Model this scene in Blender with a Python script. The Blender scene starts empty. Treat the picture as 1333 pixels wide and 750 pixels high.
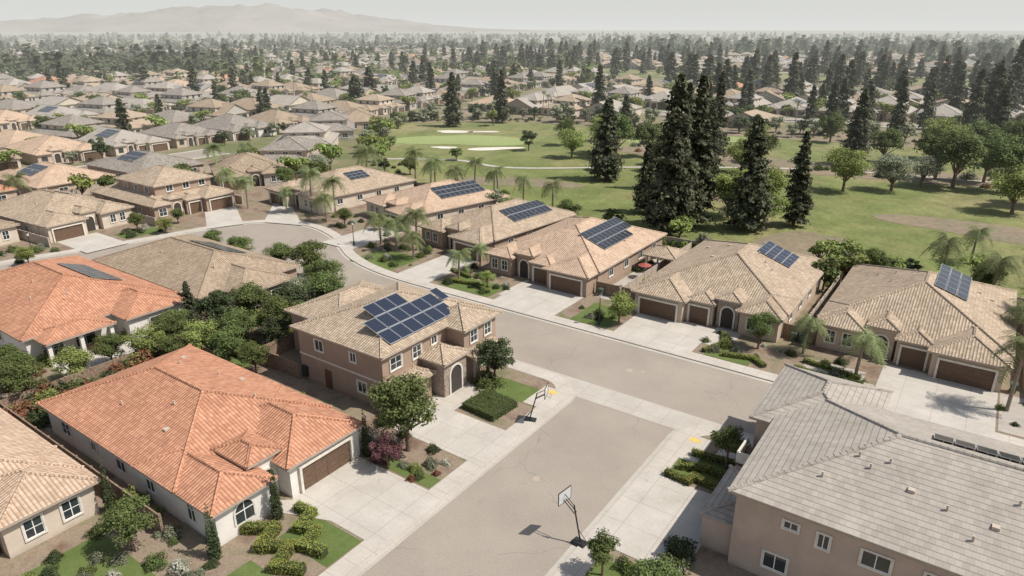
import bpy, math, random
import numpy as np
from mathutils import Vector
from mathutils import noise as mnoise
random.seed(7); rng=np.random.default_rng(7)
scene=bpy.context.scene
COL=scene.collection
# ------------------------------------------------------------------ materials
def new_mat(name):
    m=bpy.data.materials.new(name); m.use_nodes=True
    nt=m.node_tree; nt.nodes.clear(); return m,nt
def nd(nt,t,**k):
    n=nt.nodes.new(t)
    for a,b in k.items():
        if a=='ins':
            for i,v in b.items(): 
                if isinstance(v,bpy.types.NodeSocket): nt.links.new(v,n.inputs[i])
                else: n.inputs[i].default_value=v
        else: setattr(n,a,b)
    return n
def c4(c): return (c[0],c[1],c[2],1)
def mth(nt,op,a,b=0.0,c=0.0):
    n=nd(nt,'ShaderNodeMath',operation=op,ins={0:a,1:b,2:c}); return n.outputs[0]
def mixc(nt,f,a,b,mode='MIX'):
    n=nd(nt,'ShaderNodeMix',data_type='RGBA',blend_type=mode)
    for i,v in ((0,f),(6,a),(7,b)):
        if isinstance(v,bpy.types.NodeSocket): nt.links.new(v,n.inputs[i])
        else: n.inputs[i].default_value=v if i==0 else c4(v)
    return n.outputs[2]
def ramp(nt,f,stops):
    n=nd(nt,'ShaderNodeValToRGB'); nt.links.new(f,n.inputs[0]); e=n.color_ramp.elements
    while len(e)<len(stops): e.new(.5)
    for i,(p,c) in enumerate(stops):
        e[i].position=p; e[i].color=c4(c) if hasattr(c,'__len__') else (c,c,c,1)
    return n.outputs[0]
def noise(nt,vec,scale,detail=3,rough=.55,out=0):
    n=nd(nt,'ShaderNodeTexNoise',ins={'Scale':scale,'Detail':detail,'Roughness':rough})
    if vec: nt.links.new(vec,n.inputs['Vector'])
    return n.outputs[out]
def pos(nt): return nd(nt,'ShaderNodeNewGeometry').outputs['Position']
# haze painted into materials: far surfaces get paler and glow by world position
grp=bpy.data.node_groups.new('painted_haze','ShaderNodeTree')
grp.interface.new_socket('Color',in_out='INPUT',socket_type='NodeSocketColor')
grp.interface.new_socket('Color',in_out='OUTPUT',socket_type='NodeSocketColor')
grp.interface.new_socket('HazeGlow',in_out='OUTPUT',socket_type='NodeSocketFloat')
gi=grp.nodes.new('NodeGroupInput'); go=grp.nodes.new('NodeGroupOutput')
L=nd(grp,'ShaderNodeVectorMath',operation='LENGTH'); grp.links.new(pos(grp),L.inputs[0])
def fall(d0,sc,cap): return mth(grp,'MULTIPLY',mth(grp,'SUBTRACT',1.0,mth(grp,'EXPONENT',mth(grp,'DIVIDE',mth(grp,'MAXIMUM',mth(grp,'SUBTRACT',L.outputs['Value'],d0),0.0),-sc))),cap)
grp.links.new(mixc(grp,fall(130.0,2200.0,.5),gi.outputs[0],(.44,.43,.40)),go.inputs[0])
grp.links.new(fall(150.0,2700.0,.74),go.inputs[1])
def finish(m,nt,col,rough=.8,bump=None,bstr=.5,bdist=.02,spec=.3,metal=0,haze=True,transl=0,haze_glow=None):
    if not isinstance(col,bpy.types.NodeSocket):
        r=nd(nt,'ShaderNodeRGB'); r.outputs[0].default_value=c4(col); col=r.outputs[0]
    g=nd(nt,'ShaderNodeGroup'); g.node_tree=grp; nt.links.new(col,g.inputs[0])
    if haze_glow is None: col=g.outputs[0]
    p=nd(nt,'ShaderNodeBsdfPrincipled',ins={'Base Color':col,'Roughness':rough,'Metallic':metal,'Specular IOR Level':spec})
    if bump is not None:
        b=nd(nt,'ShaderNodeBump',ins={'Strength':bstr,'Distance':bdist,'Height':bump}); nt.links.new(b.outputs[0],p.inputs['Normal'])
    sh=p.outputs[0]
    if transl>0:
        t=nd(nt,'ShaderNodeBsdfTranslucent',ins={'Color':col}); x=nd(nt,'ShaderNodeMixShader',ins={0:transl})
        nt.links.new(sh,x.inputs[1]); nt.links.new(t.outputs[0],x.inputs[2]); sh=x.outputs[0]
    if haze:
        e=nd(nt,'ShaderNodeEmission',ins={'Color':(.68,.68,.65,1),'Strength':1.0}); x=nd(nt,'ShaderNodeMixShader',ins={0:g.outputs[1] if haze_glow is None else haze_glow})  # added emission stands in for airlight over distant surfaces
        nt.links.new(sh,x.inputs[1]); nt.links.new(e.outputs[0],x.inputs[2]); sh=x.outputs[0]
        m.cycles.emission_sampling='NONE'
    o=nd(nt,'ShaderNodeOutputMaterial'); nt.links.new(sh,o.inputs[0])
    return m
def flat(name,c,rough=.7,spec=.3,metal=0,var=.12,sc=3.0):
    m,nt=new_mat(name); n=noise(nt,pos(nt),sc,3)
    a=tuple(x*(1-var) for x in c); b=tuple(min(1,x*(1+var)) for x in c)
    return finish(m,nt,ramp(nt,n,[(.3,a),(.7,b)]),rough,spec=spec,metal=metal)
def stucco(name,c):
    m,nt=new_mat(name); P=pos(nt)
    n=noise(nt,P,.7,4); col=ramp(nt,n,[(.3,tuple(x*.9 for x in c)),(.7,tuple(x*1.07 for x in c))])
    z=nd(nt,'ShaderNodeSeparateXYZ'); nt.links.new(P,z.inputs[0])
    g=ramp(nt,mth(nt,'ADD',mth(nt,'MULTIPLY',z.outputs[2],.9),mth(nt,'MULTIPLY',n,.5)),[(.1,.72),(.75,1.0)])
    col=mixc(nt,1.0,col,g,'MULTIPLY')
    return finish(m,nt,col,.9,bump=noise(nt,P,14,4),bstr=.5,bdist=.02,spec=.15)
def tile(name,cols,w=.30,l=.42,flatt=False):
    m,nt=new_mat(name); uv=nd(nt,'ShaderNodeUVMap').outputs[0]
    s=nd(nt,'ShaderNodeSeparateXYZ'); nt.links.new(uv,s.inputs[0]); u,v=s.outputs[0],s.outputs[1]
    vc=mth(nt,'DIVIDE',v,l); vf=mth(nt,'FLOOR',vc); vr=mth(nt,'FRACT',vc)
    uu=mth(nt,'DIVIDE',u,w)
    if flatt: uu=mth(nt,'ADD',uu,mth(nt,'MULTIPLY',mth(nt,'MODULO',vf,2.0),.5))
    uf=mth(nt,'FLOOR',uu); ur=mth(nt,'FRACT',uu)
    cb=nd(nt,'ShaderNodeCombineXYZ',ins={0:uf,1:vf}); wn=nd(nt,'ShaderNodeTexWhiteNoise',noise_dimensions='2D'); nt.links.new(cb.outputs[0],wn.inputs[0])
    k=len(cols); col=ramp(nt,wn.outputs[0],[((i+.5)/k,cols[i]) for i in range(k)])
    big=noise(nt,pos(nt),.35,4,.6); col=mixc(nt,1.0,col,ramp(nt,big,[(.3,.87),(.7,1.06)]),'MULTIPLY')
    lich=noise(nt,pos(nt),2.2,5,.7); col=mixc(nt,ramp(nt,lich,[(.58,0.0),(.72,.28)]),col,(.20,.165,.13))
    if flatt:
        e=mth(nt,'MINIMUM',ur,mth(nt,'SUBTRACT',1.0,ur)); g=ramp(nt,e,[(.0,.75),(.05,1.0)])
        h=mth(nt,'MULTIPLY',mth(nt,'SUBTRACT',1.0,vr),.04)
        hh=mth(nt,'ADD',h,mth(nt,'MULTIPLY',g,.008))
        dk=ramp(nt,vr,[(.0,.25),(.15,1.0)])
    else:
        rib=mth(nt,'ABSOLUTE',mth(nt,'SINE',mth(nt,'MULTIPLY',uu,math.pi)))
        g=ramp(nt,rib,[(.05,.50),(.5,1.0)])  # shade of the rib valleys painted into the tile colour
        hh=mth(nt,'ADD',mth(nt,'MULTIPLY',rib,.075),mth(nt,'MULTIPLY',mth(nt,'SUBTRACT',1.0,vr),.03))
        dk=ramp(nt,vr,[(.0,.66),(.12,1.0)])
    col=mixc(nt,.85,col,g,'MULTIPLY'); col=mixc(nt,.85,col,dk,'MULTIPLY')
    return finish(m,nt,col,.85,bump=hh,bstr=.8,bdist=1.0,spec=.15)
def leafmat(name,c,var=.35,transl=.28):
    m,nt=new_mat(name)
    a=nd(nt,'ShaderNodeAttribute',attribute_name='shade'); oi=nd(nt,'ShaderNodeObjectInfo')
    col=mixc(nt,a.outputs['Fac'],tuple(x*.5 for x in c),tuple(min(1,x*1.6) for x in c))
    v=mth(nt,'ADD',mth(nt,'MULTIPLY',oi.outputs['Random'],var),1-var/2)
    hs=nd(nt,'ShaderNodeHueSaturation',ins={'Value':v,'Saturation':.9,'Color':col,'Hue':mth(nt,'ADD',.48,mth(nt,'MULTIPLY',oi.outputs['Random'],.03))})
    return finish(m,nt,hs.outputs[0],.75,spec=.2,transl=transl)
M={}
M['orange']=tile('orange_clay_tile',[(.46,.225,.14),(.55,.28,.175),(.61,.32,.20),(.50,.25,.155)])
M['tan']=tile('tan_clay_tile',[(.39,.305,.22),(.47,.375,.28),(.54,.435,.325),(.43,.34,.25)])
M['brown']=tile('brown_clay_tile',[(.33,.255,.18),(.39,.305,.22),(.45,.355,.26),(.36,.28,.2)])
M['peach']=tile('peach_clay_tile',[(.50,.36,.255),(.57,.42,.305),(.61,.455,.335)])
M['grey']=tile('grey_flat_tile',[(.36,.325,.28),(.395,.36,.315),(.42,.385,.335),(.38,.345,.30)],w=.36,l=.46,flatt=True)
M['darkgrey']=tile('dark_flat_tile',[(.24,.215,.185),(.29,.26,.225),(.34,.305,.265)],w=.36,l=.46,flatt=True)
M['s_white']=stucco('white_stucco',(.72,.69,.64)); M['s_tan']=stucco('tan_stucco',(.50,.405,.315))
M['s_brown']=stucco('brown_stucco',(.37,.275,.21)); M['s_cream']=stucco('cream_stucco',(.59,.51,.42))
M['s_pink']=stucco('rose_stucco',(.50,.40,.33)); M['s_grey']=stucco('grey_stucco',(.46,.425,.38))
M['trim']=flat('cream_trim',(.66,.62,.55),.6); M['white']=flat('white_vinyl',(.8,.8,.78),.5)
M['fascia']=flat('fascia_board',(.40,.33,.27),.7); M['garage']=flat('brown_garage_door',(.14,.09,.06),.55,var=.25,sc=8)
M['door']=flat('wood_door',(.13,.065,.04),.4); M['dark']=flat('painted_recess_shade',(.06,.05,.045),.8)  # dark: painted shade filling entry arches that have no real depth
M['stone']=flat('stacked_stone',(.32,.26,.21),.9,var=.4,sc=6); M['iron']=flat('black_iron',(.03,.03,.03),.5)
M['pipe']=flat('vent_pipe',(.5,.42,.35),.6); M['wood']=flat('fence_wood',(.25,.18,.13),.85,var=.35,sc=5)
M['block']=flat('block_wall',(.44,.37,.30),.9,var=.15)
M['yellow']=flat('tactile_yellow',(.62,.46,.14),.8); M['umb']=flat('red_umbrella',(.33,.09,.07),.8)
M['orangep']=flat('rim_orange',(.6,.12,.02),.4); M['bin']=flat('bin_plastic',(.07,.10,.08),.5)
m,nt=new_mat('acrylic_backboard'); M['glassb']=finish(m,nt,(.55,.56,.56),.15,spec=.6)
m,nt=new_mat('window_glass'); M['glass']=finish(m,nt,(.035,.045,.05),.06,spec=.9)
def edge(nt,v,k,w):
    r=mth(nt,'FRACT',mth(nt,'MULTIPLY',v,float(k))); return mth(nt,'LESS_THAN',mth(nt,'MINIMUM',r,mth(nt,'SUBTRACT',1.0,r)),w)
def solarm(name,c,g):
    m,nt=new_mat(name); uv=nd(nt,'ShaderNodeUVMap').outputs[0]; s=nd(nt,'ShaderNodeSeparateXYZ'); nt.links.new(uv,s.inputs[0])
    fr=mth(nt,'MAXIMUM',edge(nt,s.outputs[0],1,.035),edge(nt,s.outputs[1],1,.022)); gr=mth(nt,'MAXIMUM',edge(nt,s.outputs[0],6,.04),edge(nt,s.outputs[1],10,.04))
    col=mixc(nt,gr,c,g); col=mixc(nt,fr,col,(.33,.345,.36)); M[name]=finish(m,nt,col,.22,spec=.5)
solarm('solar',(.020,.028,.048),(.06,.07,.10)); solarm('solar_dark',(.03,.034,.042),(.055,.06,.068))
M['solarframe']=flat('aluminium_rail',(.35,.36,.37),.4,metal=.6)
# ground materials
m,nt=new_mat('asphalt'); P=pos(nt)
c=ramp(nt,noise(nt,P,.12,5,.6),[(.3,(.30,.262,.218)),(.7,(.365,.32,.268))]); c=mixc(nt,.6,c,ramp(nt,noise(nt,P,9,4,.7),[(.35,.76),(.65,1.13)]),'MULTIPLY')
c=mixc(nt,ramp(nt,noise(nt,P,.7,5,.65),[(.60,0.0),(.74,.3)]),c,(.19,.17,.145))
wv=nd(nt,'ShaderNodeVectorMath',operation='ADD'); nt.links.new(P,wv.inputs[0]); nn=noise(nt,P,.35,3,.5,1); nm=nd(nt,'ShaderNodeVectorMath',operation='SCALE',ins={'Scale':2.2}); nt.links.new(nn,nm.inputs[0]); nt.links.new(nm.outputs[0],wv.inputs[1])
vo=nd(nt,'ShaderNodeTexVoronoi',feature='DISTANCE_TO_EDGE',ins={'Scale':.10}); nt.links.new(wv.outputs[0],vo.inputs['Vector'])
ck=mth(nt,'MULTIPLY',mth(nt,'LESS_THAN',vo.outputs['Distance'],.0035),mth(nt,'GREATER_THAN',noise(nt,P,.09,2),.50))
c=mixc(nt,mth(nt,'MULTIPLY',ck,.30),c,(.14,.13,.12)); M['asphalt']=finish(m,nt,c,.9,bump=noise(nt,P,30,3),bstr=.3,bdist=.01)
def concrete(name,a,b,jx,jw):
    m,nt=new_mat(name); P=pos(nt); s=nd(nt,'ShaderNodeSeparateXYZ'); nt.links.new(P,s.inputs[0])
    c=ramp(nt,noise(nt,P,.3,5,.65),[(.3,a),(.7,b)]); c=mixc(nt,.7,c,ramp(nt,noise(nt,P,5,4,.7),[(.3,.86),(.7,1.06)]),'MULTIPLY')
    c=mixc(nt,ramp(nt,noise(nt,P,.9,5,.7),[(.60,0.0),(.75,.4)]),c,(.28,.25,.215))
    j=mth(nt,'MAXIMUM',edge(nt,mth(nt,'ADD',s.outputs[0],500.3),1/jx,jw),edge(nt,mth(nt,'ADD',s.outputs[1],500.3),1/jx,jw))
    c=mixc(nt,mth(nt,'MULTIPLY',j,.45),c,(.22,.2,.18)); return finish(m,nt,c,.85,bump=noise(nt,P,20,3),bstr=.2,bdist=.01)
M['walk']=concrete('sidewalk_concrete',(.44,.405,.35),(.54,.50,.44),1.6,.016); M['drive']=concrete('driveway_concrete',(.43,.40,.35),(.54,.505,.45),2.9,.010)
M['gutter']=concrete('gutter_concrete',(.41,.38,.33),(.50,.465,.41),3.0,.008)
def mix3(name,scale,stops,fine=8,b=.05):
    m,nt=new_mat(name); P=pos(nt); c=ramp(nt,noise(nt,P,scale,6,.65),stops); c=mixc(nt,.7,c,ramp(nt,noise(nt,P,fine,4,.75),[(.3,.65),(.7,1.25)]),'MULTIPLY')
    return finish(m,nt,c,.95,bump=noise(nt,P,fine*2,3),bstr=.6,bdist=b,spec=.1)
M['yard']=mix3('bark_mulch',.25,[(.35,(.18,.125,.09)),(.5,(.28,.22,.165)),(.68,(.16,.165,.085))],6)
M['lawn']=mix3('lawn_grass',.4,[(.3,(.095,.135,.04)),(.7,(.15,.19,.065))],10)
M['rock']=mix3('river_rock',.6,[(.3,(.36,.33,.29)),(.7,(.48,.44,.39))],14)
m,nt=new_mat('fairway_grass'); P=pos(nt)
c=ramp(nt,noise(nt,P,.022,6,.68),[(.36,(.30,.25,.145)),(.44,(.215,.215,.095)),(.54,(.155,.185,.065)),(.64,(.20,.205,.085)),(.72,(.285,.245,.135))])
c=mixc(nt,.8,c,ramp(nt,noise(nt,P,.12,6,.7),[(.3,.72),(.5,1.0),(.7,1.22)]),'MULTIPLY'); c=mixc(nt,.6,c,ramp(nt,noise(nt,P,1.3,4,.75),[(.3,.72),(.7,1.25)]),'MULTIPLY')
M['golf']=finish(m,nt,c,.95,bump=noise(nt,P,.09,5),bstr=.8,bdist=2.2,spec=.1)
M['green']=mix3('putting_green',.05,[(.3,(.25,.31,.12)),(.7,(.30,.35,.15))],1.5)
M['sand']=mix3('bunker_sand',.2,[(.3,(.62,.57,.49)),(.7,(.72,.67,.59))],2)
M['slope']=mix3('dry_planting_bed',.06,[(.35,(.27,.21,.15)),(.6,(.22,.19,.13)),(.75,(.17,.18,.09))],.8)
m,nt=new_mat('valley_ground'); P=pos(nt)
vo=nd(nt,'ShaderNodeTexVoronoi',ins={'Scale':.0022}); nt.links.new(P,vo.inputs['Vector'])
s=nd(nt,'ShaderNodeSeparateColor'); nt.links.new(vo.outputs['Color'],s.inputs[0])
far=ramp(nt,s.outputs[0],[(.2,(.14,.17,.08)),(.45,(.26,.23,.16)),(.6,(.18,.20,.10)),(.85,(.32,.28,.2))])
near=ramp(nt,noise(nt,P,.05,5,.65),[(.35,(.27,.22,.17)),(.5,(.19,.18,.10)),(.65,(.13,.15,.065)),(.8,(.3,.26,.2))])
Ln=nd(nt,'ShaderNodeVectorMath',operation='LENGTH'); nt.links.new(P,Ln.inputs[0])
c=mixc(nt,ramp(nt,mth(nt,'DIVIDE',Ln.outputs['Value'],3000.0),[(.3,0.0),(.5,1.0)]),near,far); M['ground']=finish(m,nt,c,.95,spec=.1)
m,nt=new_mat('dry_hills'); P=pos(nt); c=ramp(nt,noise(nt,P,.0012,7,.7),[(.35,(.22,.195,.165)),(.65,(.36,.325,.28))]); M['hill']=finish(m,nt,c,1,spec=0,haze_glow=.62)  # constant haze glow mixed into the hill surface
M['bark']=flat('tree_bark',(.16,.11,.08),.95,var=.3,sc=4); M['palmbark']=flat('palm_bark',(.26,.21,.16),.95,var=.3,sc=6)
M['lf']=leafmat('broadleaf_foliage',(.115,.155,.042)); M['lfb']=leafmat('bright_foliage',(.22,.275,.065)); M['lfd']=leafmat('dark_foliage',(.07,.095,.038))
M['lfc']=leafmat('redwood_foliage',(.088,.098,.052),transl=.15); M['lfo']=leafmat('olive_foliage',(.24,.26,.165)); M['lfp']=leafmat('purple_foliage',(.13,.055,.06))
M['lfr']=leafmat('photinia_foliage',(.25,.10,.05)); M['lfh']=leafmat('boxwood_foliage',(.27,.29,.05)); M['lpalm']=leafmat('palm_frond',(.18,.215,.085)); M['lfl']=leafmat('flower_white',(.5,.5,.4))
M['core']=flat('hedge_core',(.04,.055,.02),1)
# ------------------------------------------------------------------ mesh building
def mk(name,verts,faces,mats,midx=None,uvs=None,parent=None,shade=None):
    me=bpy.data.meshes.new(name); me.from_pydata(verts,[],faces)
    for k in mats: me.materials.append(M[k])
    if midx is not None: me.polygons.foreach_set('material_index',midx)
    if uvs is not None:
        l=me.uv_layers.new(name='UVMap'); l.data.foreach_set('uv',np.array(uvs,dtype=np.float32).ravel())
    if shade is not None:
        a=me.attributes.new('shade','FLOAT','POINT'); a.data.foreach_set('value',np.array(shade,dtype=np.float32))
    me.update()
    o=bpy.data.objects.new(name,me); COL.objects.link(o)
    if parent: o.parent=parent
    return o
class B:
    def __init__(s,name,loc=(0,0),ang=0,mirror=None,z=.13):
        s.name=name; s.loc=loc; s.a=math.radians(ang); s.mir=mirror; s.z=z; s.parts={}
    def T(s,p):
        x,y,z=p
        if s.mir is not None: x=s.mir-x
        c,n=math.cos(s.a),math.sin(s.a); return Vector((s.loc[0]+c*x-n*y,s.loc[1]+n*x+c*y,s.z+z))
    def face(s,part,mat,pts,uv=None):
        d=s.parts.setdefault(part,dict(v=[],f=[],m=[],uv=[],mats=[]))
        P=[s.T(p) for p in pts]
        if uv is None:
            n=Vector((0,0,0))
            for i in range(len(P)): n+=(P[i]-P[0]).cross(P[(i+1)%len(P)]-P[0])
            if n.length>0: n.normalize()
            if n.z<0: n=-n
            if abs(n.z)>.995: uv=[(p.x,p.y) for p in P]
            else:
                e=Vector((-n.y,n.x,0)).normalized(); dd=n.cross(e); uv=[(p.dot(e),p.dot(dd)) for p in P]
        if mat not in d['mats']: d['mats'].append(mat)
        k=len(d['v']); d['v']+=[tuple(p) for p in P]; d['f'].append(list(range(k,k+len(P)))); d['m'].append(d['mats'].index(mat)); d['uv']+=list(uv)
    def hexa(s,part,mat,c,uv=None):
        for f in ((0,3,2,1),(4,5,6,7),(0,1,5,4),(1,2,6,5),(2,3,7,6),(3,0,4,7)): s.face(part,mat,[c[i] for i in f],uv)
    def box(s,part,mat,x0,x1,y0,y1,z0,z1):
        s.hexa(part,mat,[(x0,y0,z0),(x1,y0,z0),(x1,y1,z0),(x0,y1,z0),(x0,y0,z1),(x1,y0,z1),(x1,y1,z1),(x0,y1,z1)])
    def cap(s,P,Q,mat):
        P=Vector(P);Q=Vector(Q); d=(Q-P)
        if d.length<.3: return
        n=max(1,int(d.length/.45)) if getattr(s,'fine',False) else 1
        st=d/n; d=d.normalized(); sd=Vector((d.y,-d.x,0))
        if sd.length<1e-3: return
        sd.normalize(); up=sd.cross(d); 
        if up.z<0: up=-up
        w=[(-.17,-.03),(-.09,.09),(.09,.09),(.17,-.03)]
        for k in range(n):
            A=P+st*k; C=P+st*(k+1); h0=up*(.03 if n>1 else 0)
            for i in range(3):
                a,b=w[i],w[i+1]; s.face('roof_tiles',mat,[tuple(A+sd*a[0]+up*a[1]+h0),tuple(C+sd*a[0]+up*a[1]),tuple(C+sd*b[0]+up*b[1]),tuple(A+sd*b[0]+up*b[1]+h0)])
    def roof(s,mat,x0,x1,y0,y1,ze,p=.36,ov=.5,gab='',wall='s_tan',vents=True):
        X0,X1,Y0,Y1=x0-ov,x1+ov,y0-ov,y1+ov; R='roof_tiles'
        A,Bq,C,D=(X0,Y0,ze),(X1,Y0,ze),(X1,Y1,ze),(X0,Y1,ze)
        if X1-X0>=Y1-Y0:
            h=(Y1-Y0)/2; ym=(Y0+Y1)/2; zr=ze+h*p
            a=(X0+(0 if 'W' in gab else h),ym,zr); b=(X1-(0 if 'E' in gab else h),ym,zr)
            s.face(R,mat,[A,Bq,b,a]); s.face(R,mat,[C,D,a,b])
            if 'W' in gab: s.face('walls',wall,[(x0,Y0,ze),(x0,Y1,ze),(x0,ym,zr-.05)])
            else: s.face(R,mat,[D,A,a]); s.cap(A,a,mat); s.cap(D,a,mat)
            if 'E' in gab: s.face('walls',wall,[(x1,Y0,ze),(x1,Y1,ze),(x1,ym,zr-.05)])
            else: s.face(R,mat,[Bq,C,b]); s.cap(Bq,b,mat); s.cap(C,b,mat)
        else:
            h=(X1-X0)/2; xm=(X0+X1)/2; zr=ze+h*p
            a=(xm,Y0+(0 if 'S' in gab else h),zr); b=(xm,Y1-(0 if 'N' in gab else h),zr)
            s.face(R,mat,[Bq,C,b,a]); s.face(R,mat,[D,A,a,b])
            if 'S' in gab: s.face('walls',wall,[(X0,y0,ze),(X1,y0,ze),(xm,y0,zr-.05)])
            else: s.face(R,mat,[A,Bq,a]); s.cap(A,a,mat); s.cap(Bq,a,mat)
            if 'N' in gab: s.face('walls',wall,[(X0,y1,ze),(X1,y1,ze),(xm,y1,zr-.05)])
            else: s.face(R,mat,[C,D,b]); s.cap(C,b,mat); s.cap(D,b,mat)
        s.cap(a,b,mat)
        s.face('fascia','trim',[(X0+.02,Y0+.02,ze-.19),(X1-.02,Y0+.02,ze-.19),(X1-.02,Y1-.02,ze-.19),(X0+.02,Y1-.02,ze-.19)])
        for q in ((X0,X1,Y0,Y0+.06),(X0,X1,Y1-.06,Y1),(X0,X0+.06,Y0+.063,Y1-.063),(X1-.06,X1,Y0+.063,Y1-.063)): s.box('fascia','fascia',*q,ze-.2,ze-.005)
    def vent(s,x,y,z):
        s.box('roof_vents','pipe',x-.06,x+.06,y-.06,y+.06,z-.3,z+.38)
    def tvent(s,x,y,z,k=.28): s.box('roof_vents','pipe',x-k,x+k,y-k,y+k,z-.3,z+.14)
    def side(s,c):
        k,v=c
        return {'S':((0,v),(1,0),(0,-1)),'N':((0,v),(1,0),(0,1)),'E':((v,0),(0,1),(1,0)),'W':((v,0),(0,1),(-1,0))}[k]
    def wb(s,part,mat,c,s0,s1,z0,z1,d0,d1):
        o,a,n=s.side(c)
        q=lambda t,d,z:(o[0]+a[0]*t+n[0]*d,o[1]+a[1]*t+n[1]*d,z)
        s.hexa(part,mat,[q(s0,d0,z0),q(s1,d0,z0),q(s1,d1,z0),q(s0,d1,z0),q(s0,d0,z1),q(s1,d0,z1),q(s1,d1,z1),q(s0,d1,z1)])
    def win(s,c,m_,z0,w,h,full=True):
        a,b=m_-w/2,m_+w/2; t=.13
        s.wb('windows','glass',c,a,b,z0,z0+h,-.05,.02)
        if full:
            for q in ((a-t,b+t,z0+h,z0+h+t),(a-t,b+t,z0-t,z0),(a-t,a,z0,z0+h),(b,b+t,z0,z0+h)): s.wb('window_trim','trim',c,*q,-.02,.10)
            s.wb('window_trim','white',c,m_-.03,m_+.03,z0,z0+h,.0,.05)
            for q in ((a,b,z0,z0+.05),(a,b,z0+h-.05,z0+h),(a,a+.05,z0+.05,z0+h-.05),(b-.05,b,z0+.05,z0+h-.05)): s.wb('window_trim','white',c,*q,0,.048)
            if h>1.2: s.wb('window_trim','white',c,a+.05,m_-.03,z0+h*.5-.02,z0+h*.5+.02,0,.045); s.wb('window_trim','white',c,m_+.03,b-.05,z0+h*.5-.02,z0+h*.5+.02,0,.045)
    def garage(s,c,s0,s1,h=2.25,mat='garage'):
        s.wb('garage_door',mat,c,s0,s1,0,h,-.05,.02)
        n=max(2,round((s1-s0)/1.2)); w=(s1-s0)/n
        for i in range(n):
            for j in range(4): s.wb('garage_door',mat,c,s0+i*w+.07,s0+(i+1)*w-.07,j*h/4+.06,(j+1)*h/4-.05,.02,.045)
        t=.22
        for q in ((s0-t,s0,0,h+t),(s1,s1+t,0,h+t),(s0,s1,h,h+t)): s.wb('garage_trim','trim',c,*q,-.02,.25)
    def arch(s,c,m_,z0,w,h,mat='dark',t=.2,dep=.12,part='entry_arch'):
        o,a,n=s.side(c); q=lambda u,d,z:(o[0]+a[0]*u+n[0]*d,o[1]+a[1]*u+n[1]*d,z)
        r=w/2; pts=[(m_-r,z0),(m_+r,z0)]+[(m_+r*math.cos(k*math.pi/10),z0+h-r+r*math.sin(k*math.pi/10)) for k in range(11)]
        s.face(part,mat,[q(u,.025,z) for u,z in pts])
        for k in range(10):
            A,Bb=k*math.pi/10,(k+1)*math.pi/10; R=r+t; zc=z0+h-r
            i0,i1=(m_+r*math.cos(A),zc+r*math.sin(A)),(m_+r*math.cos(Bb),zc+r*math.sin(Bb)); o0,o1=(m_+R*math.cos(A),zc+R*math.sin(A)),(m_+R*math.cos(Bb),zc+R*math.sin(Bb))
            s.hexa(part+'_trim','trim',[q(i0[0],0,i0[1]),q(i1[0],0,i1[1]),q(o1[0],0,o1[1]),q(o0[0],0,o0[1]),q(i0[0],dep,i0[1]),q(i1[0],dep,i1[1]),q(o1[0],dep,o1[1]),q(o0[0],dep,o0[1])])
        s.wb(part+'_trim','trim',c,m_-r-t,m_-r,z0,z0+h-r,0,dep); s.wb(part+'_trim','trim',c,m_+r,m_+r+t,z0,z0+h-r,0,dep)
        if mat=='glass':
            s.wb(part+'_trim','white',c,m_-.03,m_+.03,z0,z0+h-.02,.02,.06); s.wb(part+'_trim','white',c,m_-r,m_-.03,z0+h-r-.03,z0+h-r+.03,.02,.055); s.wb(part+'_trim','white',c,m_+.03,m_+r,z0+h-r-.03,z0+h-r+.03,.02,.055)
    def solar(s,zf,x0,x1,y0,y1,nx,ny,skip=(),mat='solar'):
        g=.03
        for i in range(nx):
            for j in range(ny):
                if (i,j) in skip: continue
                a,b=x0+(x1-x0)*i/nx+g,x0+(x1-x0)*(i+1)/nx-g; c,d=y0+(y1-y0)*j/ny+g,y0+(y1-y0)*(j+1)/ny-g
                P=[(a,c),(b,c),(b,d),(a,d)]; up=[(x,y,zf(x,y)+.19) for x,y in P]; lo=[(x,y,zf(x,y)+.14) for x,y in P]
                s.face('solar_panels',mat,up,[(0,0),(1,0),(1,1),(0,1)]); s.face('solar_panels','solarframe',lo)
                for k in range(4): s.face('solar_panels','solarframe',[lo[k],lo[(k+1)%4],up[(k+1)%4],up[k]])
                xm=(a+b)/2; s.hexa('solar_panels','solarframe',[(xm-.03,c,zf(xm,c)-.02),(xm+.03,c,zf(xm,c)-.02),(xm+.03,d,zf(xm,d)-.02),(xm-.03,d,zf(xm,d)-.02),(xm-.03,c,zf(xm,c)+.135),(xm+.03,c,zf(xm,c)+.135),(xm+.03,d,zf(xm,d)+.135),(xm-.03,d,zf(xm,d)+.135)])
    def done(s,join=False):
        if join:
            d=dict(v=[],f=[],m=[],uv=[],mats=[])
            for p in s.parts.values():
                k=len(d['v']); mp=[]
                for mm in p['mats']:
                    if mm not in d['mats']: d['mats'].append(mm)
                    mp.append(d['mats'].index(mm))
                d['v']+=p['v']; d['f']+=[[i+k for i in f] for f in p['f']]; d['m']+=[mp[i] for i in p['m']]; d['uv']+=p['uv']
            return mk(s.name,d['v'],d['f'],d['mats'],d['m'],d['uv'])
        e=bpy.data.objects.new(s.name,None); COL.objects.link(e)
        for n,p in s.parts.items(): mk(n,p['v'],p['f'],p['mats'],p['m'],p['uv'],parent=e)
        return e
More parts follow.
